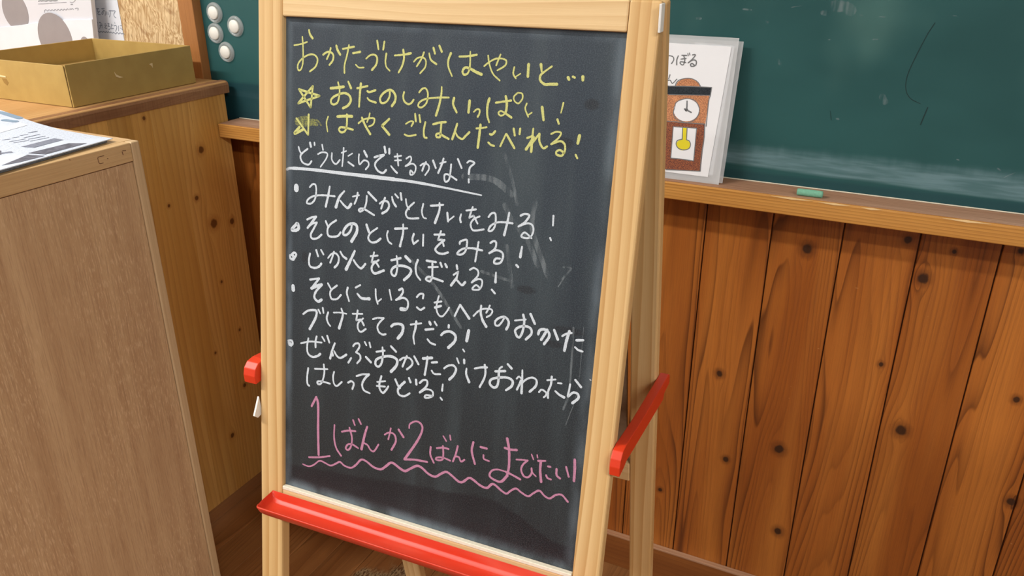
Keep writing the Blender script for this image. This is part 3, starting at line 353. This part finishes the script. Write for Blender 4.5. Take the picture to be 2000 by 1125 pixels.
def crayon(name, a, b):
    g = G(name, .8, .2); x, y, z = g.coord('obj')
    f = g.noise(g.vec(x * 420 + z * 500, 0, z * 420 - x * 300), 1, 3, .65); f2 = g.noise(g.vec(x * 60, 0, z * 60), 1, 2)
    c = g.mix(g.step(f, .38, .62), a, b); g.col(g.mix(g.step(f2, .5, .75, 0., .3), c, tuple(min(1., q_ * 1.5) for q_ in b))); return g.m
m_crB = crayon('brown_crayon', lin(156, 104, 78), lin(214, 150, 106)); m_crD = crayon('dark_brown_crayon', lin(96, 58, 56), lin(164, 100, 66)); m_crK = crayon('black_crayon', lin(32, 38, 44), lin(54, 60, 66))
m_yel = plain('yellow_crayon', lin(226, 212, 40), .8)
g = G('clear_pouch', .18, .5); g.col((.82, .84, .86)); g.put(g.b.inputs['Alpha'], .38); m_pouch = g.m
g = G('clear_acrylic', .08, .6); g.col((.80, .84, .84)); g.put(g.b.inputs['Alpha'], .26); m_acr = g.m
m_magcore = plain('magnet_white_core', lin(232, 230, 222), .45)
# strand board
g = G('strand_board', .6, .3); x, y, z = g.coord('world')
ww = g.noise(g.vec(x * 16, 0, z * 10), 1, 2) * 1.6
f = g.noise(g.vec(x * 230 + ww * 8, 1, z * 60 + ww * 8), 1, 3, .6); f2 = g.noise(g.vec(x * 40 + z * 30, 0, z * 22), 1, 3); f3 = g.noise(g.vec(x * 260 + z * 90, 4, z * 60), 1, 2)
c = g.mix(g.step(f, .35, .65), lin(176, 138, 92), lin(230, 204, 160)); c = g.mix(g.step(f2, .56, .72, 0., .7), c, lin(146, 104, 62)); c = g.mix(g.step(f3, .66, .74, 0., .8), c, lin(110, 74, 42))
m_osb = g.col(c)
m_floor_note = 0
m_white = plain('painted_wall', (.72, .70, .66), .9, .2); m_ceil = plain('painted_ceiling', (.80, .79, .76), .9, .2)
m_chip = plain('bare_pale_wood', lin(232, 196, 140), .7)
m_green_chalk = plain('green_chalk', lin(122, 178, 152), .9, .1, .08, 200)
m_newsink = plain('newsprint_grey', lin(128, 134, 150), .8, .2, .15, 300); m_newsdark = plain('newsprint_photo', lin(104, 106, 118), .8, .2, .3, 120); m_newshead = plain('newsprint_blue_grey', lin(134, 156, 178), .8, .2)
g = G('newsprint', .75, .25); x, y, z = g.coord('world')     # rows of faint print
ln = g.math('FRACT', y * 210); wd = g.noise(g.vec(x * 380, 0, g.math('FLOOR', y * 210)), 1, 1)
blk = g.noise(g.vec(x * 9, 0, y * 14), 1, 1)
g.col(g.mix(g.step(ln, .5, .6) * g.step(wd, .45, .55) * g.step(blk, .42, .5) * .38, lin(206, 216, 232), lin(120, 126, 146))); m_news = g.m
m_newsedge = plain('folded_newsprint_edge', lin(128, 134, 144), .8, .2, .25, 400)

# ================= setting
YW = 1.292
wall = setp(mobj('wall_back', box(-2.6, 2.6, YW + .008, YW + .12, 0, 2.5), m_white), kind='structure')
bobj('groove_backing', (-1.6, 1.5, YW + .0056, YW + .0079, .02, .84), plain('groove_brown', lin(86, 44, 20), .8), wall, 0)
for i, nm in enumerate(range(26)):
    x0 = -.2803 - .107 * 11 + .107 * i
    if x0 > 1.4: break
    bobj('plank', (x0 + .0009, x0 + .1061, YW, YW + .0055, .075, .836), m_plank, wall, .0020, 2)
osb = bobj('strand_board_panel', (-2.6, -1.36, YW - .012, YW + .0078, .84, 2.45), m_osb, wall, .001, 1)
o = setp(mobj('baseboard_back', box(-1.28, 2.6, YW - .012, YW + .0054, .0, .0745, .001), m_base), kind='structure')
bobj('dusty_top_strip', (-1.28, 2.6, YW - .0125, YW - .0003, .0746, .0786), m_dustwood, o, .0006, 1)
fl = setp(mobj('floor', box(-2.6, 2.6, -3.2, YW + .12, -.12, -.012), m_dark), kind='structure')
k = 0; x0 = -2.0
while x0 < 1.3:
    y = -1.0 - random.random() * .3
    while y < YW:
        L = random.choice((.45, .6, .9)); y1 = min(y + L, YW + .005)
        if y1 > -.2 and y1 - y > .02: bobj('floor_board', (x0 + .0004, x0 + .0746, y + .0004, y1 - .0004, -.0119, 0), m_floor, fl, .0008, 1)
        y = y1 if y1 < YW else 9
    x0 += .075
o = bobj('outer_floor', (-2.6, 2.6, -3.2, -1.3, -.0119, 0), m_floor, fl, 0)
setp(mobj('ceiling', box(-2.6, 2.6, -3.2, YW + .12, 2.5, 2.6), m_ceil), kind='structure')
setp(mobj('wall_left', box(-2.72, -2.6, -3.2, YW + .12, -.12, 2.6), m_white), kind='structure')
setp(mobj('wall_right', box(2.6, 2.72, -3.2, YW + .12, -.12, 2.6), m_white), kind='structure')

# ================= wall chalkboard with chalk ledge
cb = thing('wall_chalkboard', (.2, 1.28, .855), 'green wall chalkboard with a worn wooden chalk ledge, fixed above the cedar boarding', 'chalkboard')
def rel(p, d): return (d[0] - p[0], d[1] - p[0], d[2] - p[1], d[3] - p[1], d[4] - p[2], d[5] - p[2])
CBO = (.2, 1.28, .855)
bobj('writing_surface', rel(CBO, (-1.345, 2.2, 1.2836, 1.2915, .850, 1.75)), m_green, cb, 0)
lg = bobj('chalk_ledge', rel(CBO, (-1.2835, 2.2, 1.2233, 1.2915, .8262, .8545)), m_rail, cb, .0022, 3); setp(lg, 'wooden chalk ledge with dark growth lines along its front')
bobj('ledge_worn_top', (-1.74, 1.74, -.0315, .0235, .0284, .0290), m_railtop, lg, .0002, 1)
bobj('dust_line', rel(CBO, (-1.28, 2.2, 1.2818, 1.2836, .8550, .8566)), m_dust, cb, .0003, 1)
bobj('frame_post', rel(CBO, (-1.386, -1.3455, 1.262, 1.2915, .855, 1.75)), m_post, cb, .0015)
m_scr = plain('dark_scratch_mark', lin(20, 44, 44), .8); ss = WALL['sck'].split(';')
for st in (';'.join(ss[:2]), ss[2], ss[3]): mobj('dark_scratch', ribbons(st, lambda a, b, d: (a - .2, 1.2832 - 1.28 - d, b - .855), .0001), m_scr, cb)
mobj('chalk_marks', ribbons(WALL['chw'], lambda a, b, d: (a - .2, 1.2832 - 1.28 - d, b - .855), .0001), m_sm, cb)['kind'] = 'stuff'
mobj('chalk_smudges', ribbons(WALL['sms'], lambda a, b, d: (a - .2, 1.2832 - 1.28 - d, b - .855), .0002), m_sm, cb)['kind'] = 'stuff'
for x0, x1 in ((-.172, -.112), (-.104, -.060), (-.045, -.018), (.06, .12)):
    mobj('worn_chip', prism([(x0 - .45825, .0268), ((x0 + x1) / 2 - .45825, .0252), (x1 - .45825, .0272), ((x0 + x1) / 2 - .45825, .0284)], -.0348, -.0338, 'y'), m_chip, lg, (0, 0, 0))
# piece of chalk
def lathe(prof, n=24):
    b = bmesh.new(); rings = []
    for r, h_ in prof: rings.append([b.verts.new((r * math.cos(2 * math.pi * i / n), r * math.sin(2 * math.pi * i / n), h_)) for i in range(n)] if r > 1e-6 else [b.verts.new((0, 0, h_))])
    for A, B in zip(rings, rings[1:]):
        for i in range(n):
            j = (i + 1) % n
            if len(A) == 1: b.faces.new((A[0], B[i], B[j]))
            elif len(B) == 1: b.faces.new((A[i], A[j], B[0]))
            else: b.faces.new((A[i], A[j], B[j], B[i]))
    return b
o = mobj('chalk_piece', lathe([(0, 0), (.0042, 0), (.0052, .001), (.0053, .016), (.0053, .033), (.0048, .0362), (.002, .037), (0, .0371)], 20), m_green_chalk, None, (-.1372, 1.2375, .8606), (0, R(90), R(1)), True)
setp(o, 'short stub of pale green chalk lying on the chalk ledge', 'chalk')
# magnets
MG = [(-1.3075, 1.0665, 'topmost round white magnet on the green chalkboard, with a clear rim'), (-1.256, 1.0425, 'round white magnet furthest from the frame post, clear rim, on the green chalkboard'),
      (-1.3125, 1.0265, 'round white magnet just under the topmost one, beside the wooden frame post'), (-1.2895, .9905, 'lowest of the four round white magnets on the green chalkboard')]
mg0 = None
for i, (x, z, lab) in enumerate(MG):
    if mg0 is None:
        t = thing('round_magnet', (x, 1.2834, z), lab, 'magnet', 0, 'round magnets on the chalkboard')
        mobj('clear_rim', lathe([(0, 0), (.0195, 0), (.0205, .0015), (.0195, .0045), (.0165, .0062), (.0135, .0050), (.0132, .0030), (0, .0030)], 40), m_acr, t, (0, 0, 0), (R(90), 0, 0), True)
        mobj('white_core', lathe([(0, .0031), (.0128, .0031), (.0128, .0068), (.0118, .0080), (0, .0082)], 36), m_magcore, t, (0, 0, 0), (R(90), 0, 0), True)
        mg0 = t
    else:
        t = mg0.copy(); C.objects.link(t); t.location = (x, 1.2834, z); t['label'] = lab
        for ch in list(mg0.children):
            c2 = ch.copy(); C.objects.link(c2); c2.parent = t

# ================= picture cards leaning on the chalkboard
def leaning(nm, y0, y1, lab):
    t = thing(nm, (-.2577, y0, .8556), lab, 'picture card'); t.rotation_euler = (-math.atan2(y1 - y0, .219), 0, 0); return t
def quad(pts, t0, t1): return prism(pts, t0, t1, 'y', 0)
tb = leaning('picture_card', 1.2455, 1.2715, 'rear white picture card in a clear pouch, peeping out behind the clock drawing'); 
mobj('clear_pouch', quad([(-.290, .0004), (.0075, .001), (.0115, .2135), (-.290, .2135)], -.0004, .0004), m_pouch, tb)
mobj('paper_sheet', quad([(-.280, .0125), (-.0045, .0125), (-.002, .205), (-.280, .205)], -.0009, -.0005), m_cardpaper, tb)
tf = leaning('picture_card', 1.238, 1.2655, 'front picture card in a clear pouch with a crayon drawing of a brown pendulum clock')
mobj('paper_sheet', quad([(-.292, .0105), (-.0147, .0099), (-.0042, .2062), (-.292, .2075)], -.0006, -.0002), m_cardpaper, tf)
mobj('clear_pouch', quad([(-.300, -.0005), (.0035, 0), (.0055, .219), (-.300, .219)], -.0001, .0004), m_pouch, tf)
mobj('paper_corner', quad([(-.06, .0135), (-.008, .0135), (.0, .2075), (-.06, .2095)], .0005, .0008), m_cardpaper, tf)
def cpx(p): # placed on the sheet
    return p
for nm, mt, pts in CLOCK:
    k = [c[0] for c in CLOCK].index(nm)
    mobj(nm, quad(pts, -.00066 - .00004 * k, -.00062), globals()[mt], tf)
mobj('pen_outline', ribbons(CARD['drg'], lambda a, b, d: (a, -.00100 - d, b), .0, .0004, .1, 2e-7), m_pencil, tf)

# ================= tall pine cabinet behind (its side faces the easel)
tc = thing('tall_cabinet', (-1.70, 1.05, 0), 'tall pine cabinet of vertical staves against the back wall, gold box on its brown-edged top', 'cabinet')
TO = (-1.70, 1.05, 0)
bobj('carcass', rel(TO, (-2.10, -1.303, .835, 1.255, 0, .910)), m_stave, tc, .001)
yy = .835; ws = (.045, .052, .038, .050, .044, .056, .040, .048, .047)
for w in ws:
    y1 = min(yy + w, 1.255); bobj('stave', rel(TO, (-1.303, -1.285, yy + .0001, y1 - .0001, 0, .912)), m_stave, tc, .0004, 1); yy = y1
bobj('cabinet_top', rel(TO, (-2.115, -1.2835, .825, 1.266, .912, .935)), m_top, tc, .004, 3)
mobj('worn_edge_band', prism([(-1.700 + 1.3030, .9115), (-1.2825 + 1.70 - .0, .9115), (.4180, .9275), (.4165, .9318), (.4120, .9350), (.4060, .9356), (.397, .9356)][1:] + [(.397, .9115)], .826 - 1.05, 1.267 - 1.05, 'y'), m_band, tc, (0, 0, 0), (0, 0, 0), False)
# ================= gold box tray on top
bx = thing('gold_box', (-1.3203, .9372, .9357), 'open gold cardboard box with scuff marks standing on the tall pine cabinet', 'box', R(0.6))
wd, dp, hb = .283, .283, .0725
mobj('box_floor', box(-wd + .002, -.002, .002, dp - .002, 0, .0015), m_gold, bx)
mobj('inner_card', box(-wd + .012, -.03, .012, dp - .02, .030, .0312), m_goldin, bx)
fl_ = lambda a: a
mobj('side_panel', box(-.0018, .0012, 0, dp, 0, hb, .0006, 1), m_gold, bx, (0, 0, 0), (0, R(-1.2), 0))
mobj('front_panel', box(-wd, -.0028, -.0006, .0018, 0, hb - .001, .0006, 1), m_gold, bx, (0, 0, 0), (R(1.2), 0, 0))
mobj('back_panel', box(-wd, -.002, dp - .0024, dp, 0, hb, .0006, 1), m_gold, bx)
mobj('left_panel', box(-wd, -wd + .0024, 0, dp, 0, hb, .0006, 1), m_gold, bx)
mobj('corner_seam', box(-.0030, -.0016, -.0002, .0010, .001, hb - .003), m_dark, bx)
def blob(cx_, cz_, pts): return [(cx_ + a, cz_ + b) for a, b in pts]
mobj('torn_scuff', prism(blob(.100, .042, [(-.006, .006), (-.003, .001), (.006, -.004), (.011, -.006), (.003, -.006), (-.004, -.003)]), .0020, .0026, 'x'), m_tornpaper, bx)
mobj('torn_scuff', prism(blob(.178, .046, [(-.004, .005), (.004, .006), (.003, -.003), (.001, .001)]), .0016, .0023, 'x'), m_tornpaper, bx)
mobj('finger_tab', prism([(-.179, .041), (-.163, .041), (-.163, .037), (-.160, .031), (-.166, .026), (-.173, .030), (-.176, .037)], -.0014, -.0006, 'y'), m_goldin, bx)
mobj('finger_tab_edge', prism([(-.180, .044), (-.163, .043), (-.163, .0405), (-.180, .041)], -.0024, -.0010, 'y'), m_tornpaper, bx)
# ================= paper bag and note behind the box
bg = thing('paper_bag', (-1.80, 1.24, .9357), 'white paper bag printed with grey dots, standing behind the gold box', 'bag')
def bgp(pts): return [(a + 1.80, b - .9357) for a, b in pts]
mobj('bag_body', prism(bgp([(-2.06, .9357), (-1.636, .9357), (-1.590, 1.27), (-2.02, 1.27)]), 0, .010, 'y', .0012), m_sheen, bg)
mobj('folded_base', prism(bgp([(-2.06, .9357), (-1.6365, .9357), (-1.6195, 1.0445), (-1.70, 1.040), (-1.765, 1.036), (-1.86, 1.022), (-1.945, 1.013), (-2.05, 1.010)]), -.004, 0, 'y', .0008), m_paper, bg)
mobj('grey_dot', prism(bgp([(-1.876 + .044 * math.cos(t * math.pi / 24), 1.051 + .043 * math.sin(t * math.pi / 24)) for t in range(48)]), -.0006, 0, 'y'), m_greydot, bg)
mobj('grey_dot', prism(bgp([(-1.752 + .056 * math.cos(t * math.pi / 24), .999 + .054 * math.sin(t * math.pi / 24)) for t in range(48)]), -.0046, -.004, 'y'), m_greydot, bg)
mobj('grey_dot', prism(bgp([(-1.655 + .016 * math.cos(t * math.pi / 16), .987 + .02 * math.sin(t * math.pi / 16)) for t in range(32)]), -.0046, -.004, 'y'), m_greydot, bg)
mobj('printed_lettering', ribbons(BAG['btg'], lambda a, b, d: (a + 1.80, -d, b - .9357), .0003), m_inkb, bg)
mobj('crease', ribbons(BAG['crg'], lambda a, b, d: (a + 1.80, -.001 - d, b - .9357), .0012), m_paper, bg)
nt = thing('handwritten_note', (-1.65, 1.2795, .99), 'white note with two lines of grey marker handwriting, fixed to the strand board', 'note')
mobj('paper_sheet', prism([(-1.76 + 1.65, 0), (-1.5838 + 1.65, 0), (-1.5795 + 1.65, .30), (-1.76 + 1.65, .30)], -.0006, 0, 'y'), m_paper, nt)
mobj('marker_writing', ribbons(NOTE['ntg'], lambda a, b, d: (a + 1.65, 1.279 - 1.2795 - .0003 - d, b - .99), .0), m_marker, nt)

# ================= low cabinet in front
lc = thing('low_cabinet', (-1.005, .804, 0), 'low pale wood cabinet with a worn brown plywood side, newspaper on top', 'cabinet', R(-.8))
bobj('top_board', (-.62, -.0146, -.42, 0, .925, .940), m_lowtop, lc, .001)
bobj('side_rail', (-.0144, .0, -.42, -.0146, .9125, .9398), m_lowtop, lc, .0012)
bobj('rear_edge_post', (-.0144, .0006, -.0142, .0004, 0, .940), m_lowv, lc, .0022, 3)
bobj('plywood_side', (-.012, -.0022, -.42, -.0150, .02, .9112), m_ply, lc, .0008)
bobj('back_panel', (-.62, -.0150, -.012, -.002, 0, .924), m_ply, lc, .001)
bobj('base', (-.62, -.013, -.42, -.016, 0, .0195), m_lowtop, lc, .001)
bobj('far_side', (-.62, -.606, -.42, -.0125, .0195, .9245), m_lowv, lc, .001)
ca, sa = math.cos(R(.8)), math.sin(R(.8))
m_stp = plain('staple_mark', lin(120, 84, 58), .6); ss = CAB['std'].split(';')
for st in (ss[0], ';'.join(ss[1:3])): mobj('staple_mark', ribbons(st, lambda a, b, d: (.00015 + d, (a - .804), b), .0), m_stp, lc)
for st in ss[3:]: mobj('nail_hole', ribbons(st, lambda a, b, d: (.00015 + d, (a - .804), b), .0), m_stp, lc)
# newspaper lying on it
npz = .9404
nw = thing('newspaper', (-1.02, .78, npz), 'folded newspaper lying on top of the low pale cabinet', 'newspaper')
def lift(x, y):     # sheet swells towards its far left
    return .0010 + .011 * max(0., min(1., (-x - .10) / .25)) ** 1.3 * (.35 + .65 * max(0, 1 + y / .3)) + .0006 * math.sin(x * 40)
def sheet(z0, th, m, name, xs, ys, inset=0.):
    b = bmesh.new(); nx, ny = 36, 30; top = []; bot = []
    for i in range(nx + 1):
        ra = []; rb = []
        for j in range(ny + 1):
            y = ys[0] + (ys[1] - ys[0]) * j / ny
            xr_ = xs[1] + (y * -.10 if True else 0)
            x = xs[0] + (xr_ - xs[0]) * i / nx; yb = y + (.16 * max(0, -x - .12) ) * (j / ny)
            lz = lift(x, y) if z0 > .001 else lift(x, y) * .5
            ra.append(b.verts.new((x, yb, z0 + th + lz))); rb.append(b.verts.new((x, yb, z0 + (lz if z0 > .001 else 0))))
        top.append(ra); bot.append(rb)
    for i in range(nx):
        for j in range(ny):
            b.faces.new((top[i][j], top[i + 1][j], top[i + 1][j + 1], top[i][j + 1])); b.faces.new((bot[i][j], bot[i][j + 1], bot[i + 1][j + 1], bot[i + 1][j]))
    for i in range(nx):
        b.faces.new((top[i][0], bot[i][0], bot[i + 1][0], top[i + 1][0])); b.faces.new((top[i][ny], top[i + 1][ny], bot[i + 1][ny], bot[i][ny]))
    for j in range(ny):
        b.faces.new((top[0][j], top[0][j + 1], bot[0][j + 1], bot[0][j])); b.faces.new((top[nx][j], bot[nx][j], bot[nx][j + 1], top[nx][j + 1]))
    return mobj(name, b, m, nw, (0, 0, 0), (0, 0, 0), False)
sheet(.0003, .0028, m_newsedge, 'inner_pages', (-.40, -.014), (-.36, -.006))
sheet(.0036, .0012, m_news, 'front_page', (-.41, -.008), (-.37, 0))
def nput(a, b, d):
    x, y = a + 1.02, b - .78; return (x, y, .0036 + .0012 + lift(x, y) + .0003 + d)
mobj('headline_block', ribbons(NEWS['hg'], nput, .0), m_newshead, nw); mobj('printed_lines', ribbons(NEWS['td'], nput, .0), m_newsink, nw)['kind'] = 'stuff'
def nblock(px4, mt, name):
    b = bmesh.new(); n_ = 10; A, B, D_, E_ = px4; g_ = []
    for i in range(n_ + 1):
        r_ = []
        for j in range(5):
            u, v = i / n_, j / 4; x = (A[0] * (1 - u) + B[0] * u) * (1 - v) + (E_[0] * (1 - u) + D_[0] * u) * v; y = (A[1] * (1 - u) + B[1] * u) * (1 - v) + (E_[1] * (1 - u) + D_[1] * u) * v
            r_.append(b.verts.new(nput(x, y, .0001)))
        g_.append(r_)
    for i in range(n_):
        for j in range(4): b.faces.new((g_[i][j], g_[i + 1][j], g_[i + 1][j + 1], g_[i][j + 1]))
    mobj(name, b, mt, nw)
for q in NBLOCK: nblock(q[1], {'d': m_newsdark, 'g': m_newsink, 'w': m_paper}[q[0]], 'printed_photo' if q[0] == 'd' else 'printed_block')

# ================= easel
TLx, TLy = -.5929, .6718; EY = R(2.7683); TF = R(10.2726); TR_ = R(10.82)
ez = thing('chalkboard_easel', (TLx, TLy, 0), 'wooden two-sided easel with a black chalkboard full of chalk handwriting and a red tray', 'easel', EY)
FO = (0, 0, 1.1395); FR = (-TF, 0, 0); RO = (0, .035, 1.164); RR = (TR_, 0, 0)
def fpart(nm, d, m, par=ez, bev=.0015, seg=2): return bobj(nm, d, m, par, bev, seg, FO, FR)
def rpart(nm, d, m, bev=.0015): return bobj(nm, d, m, ez, bev, 2, RO, RR)
fpart('front_leg', (-.0315, -.0005, 0, .0152, -1.1545, .027), m_pine, bev=.0022)
fpart('front_leg', (.3607, .3888, 0, .0152, -1.1545, .027), m_pine, bev=.0022)
fpart('top_rail', (-.0003, .3605, 0, .0152, .0004, .0268), m_pineh)
fpart('bottom_rail', (-.0003, .3605, .0004, .0152, -.560, -.5270), m_pineh)
bd = fpart('chalkboard_panel', (-.0003, .3605, .0060, .0105, -.5266, .0002), m_black, bev=0)
dl = bobj('chalk_dust_line', (-.0001, .3603, -.0002, .0059, -.5306, -.5262), m_dust, bd, .0006, 1, (0, 0, 0))
NM = {'l1': 'chalk_writing', 'sm': 'chalk_smear'}
LB = {'l1y': 'top line of yellow chalk writing', 'l2y': 'second yellow line starting with an outlined star', 'l3y': 'third yellow line starting with a filled star', 'l3f': 'thin yellow scribble over the lower star',
      'l4w': 'white chalk question with a thick underline', 'l12p': 'large pink chalk line with a wavy underline', 'sms': 'faint wiped chalk smears',
      'l5w': 'white chalk line at the first bullet', 'l6w': 'white chalk line at the second bullet', 'l7w': 'white chalk line at the third bullet', 'l8w': 'white chalk line at the fourth bullet',
      'l9w': 'white chalk continuation line under the fourth bullet', 'l10w': 'white chalk line at the fifth bullet', 'l11w': 'last white chalk line', 'l12w': 'small white chalk specks by the pink line'}
for k in BOARD:
    mt = {'y': m_cy, 'f': m_cf, 'w': m_cw, 'p': m_cp, 's': m_sm}[k[-1]]
    o = mobj('chalk_smear' if k == 'sms' else 'chalk_writing', ribbons(BOARD[k], lambda a, b, d: (a, .0060 - d, b), .00012 if k[-1] in 'fs' else .00022, 0, .10), mt, bd)
    if k == 'sms': o['kind'] = 'stuff'
    o['label'] = LB[k]
# red tray hooked on the front: gutter with closed rounded ends (y,z profile in easel frame)
def tray():
    prof = [(-.0970, .6140), (-.1000, .6052), (-.1045, .6022), (-.1160, .6022), (-.1215, .6040), (-.1268, .6128), (-.1288, .6137), (-.1296, .6125), (-.1262, .6030), (-.1225, .5995), (-.1030, .5990), (-.0985, .6000), (-.0968, .6128)]
    b = bmesh.new(); secs = []; cyy, czz = -.1128, .6137
    xs = [(-.0128, .0), (-.0112, .55), (-.0090, .8), (-.004, .95), (.002, 1.), (.20, 1.), (.368, 1.), (.374, .95), (.379, .8), (.3812, .55), (.3828, .0)]
    for x, f in xs:
        r = []
        for (y, z) in prof:
            yb = -.0970; s_ = .86 + .14 * min(1, f * 1.4)
            y2 = yb + (y - yb) * s_ if f < 1 else y
            inner = prof.index((y, z)) in (1, 2, 3, 4)
            z2 = .6137 + (z - .6137) * (f if inner else (.35 + .65 * f)) if z < .6125 else z
            r.append(b.verts.new((x, y2, z2)))
        secs.append(r)
    n_ = len(prof)
    for A, B in zip(secs, secs[1:]):
        for i in range(n_): b.faces.new((A[i], A[(i + 1) % n_], B[(i + 1) % n_], B[i]))
    b.faces.new(secs[0]); b.faces.new(secs[-1][::-1])
    return b
o = mobj('red_tray', tray(), m_red, ez, (0, 0, 0), (0, 0, 0), True); o['label'] = 'red plastic chalk tray dusted with chalk'
md = o.modifiers.new('b', 'BEVEL'); md.width = .0006; md.segments = 2; md.limit_method = 'ANGLE'
# rear frame
rpart('rear_leg', (-.0315, .0000, -.0152, 0, -1.180, .0015), m_pine, .002)
rpart('rear_leg', (.3588, .3888, -.0152, 0, -1.180, .0015), m_pine, .002)
rpart('rear_top_rail', (.0002, .3586, -.0150, -.0002, -.026, .0010), m_pineh)
rpart('rear_cross_rail', (.0002, .3586, -.0152, 0, -.592, -.562), m_pineh)
rpart('rear_panel', (.0060, .3530, -.0090, -.0045, -.5615, -.0265), m_panelback, 0)
# red side stays with a curved front end
def stay(x0, x1):
    pr = [(-.0785, .7430), (-.0790, .7530), (-.0765, .7610), (-.0700, .7665), (-.0600, .7675), (.0, .7600), (.1180, .7520), (.1235, .7480), (.1240, .7370), (.1000, .7365), (.0960, .7300), (.0, .7400), (-.0560, .7460), (-.0620, .7440)]
    return prism(pr, x0, x1, 'x', .0008)
o = mobj('side_stay', stay(.3892, .3995), m_redc, ez); mobj('side_stay', stay(-.0485, -.0320), m_redc, ez)
bobj('stay_bar', (.3893, .3965, .098, .132, .7285, .7362), m_pineh, ez, .0008)
bobj('hinge_plate', (.3890, .3912, -.006, .0055, 1.1410, 1.1640), m_whiteplastic, ez, .0006)
mobj('paper_tag', prism([(-.0765, .7260), (-.0810, .7180), (-.0880, .7060), (-.0830, .7010), (-.0750, .7030)], -.0345, -.0322, 'x'), m_whiteplastic, ez)
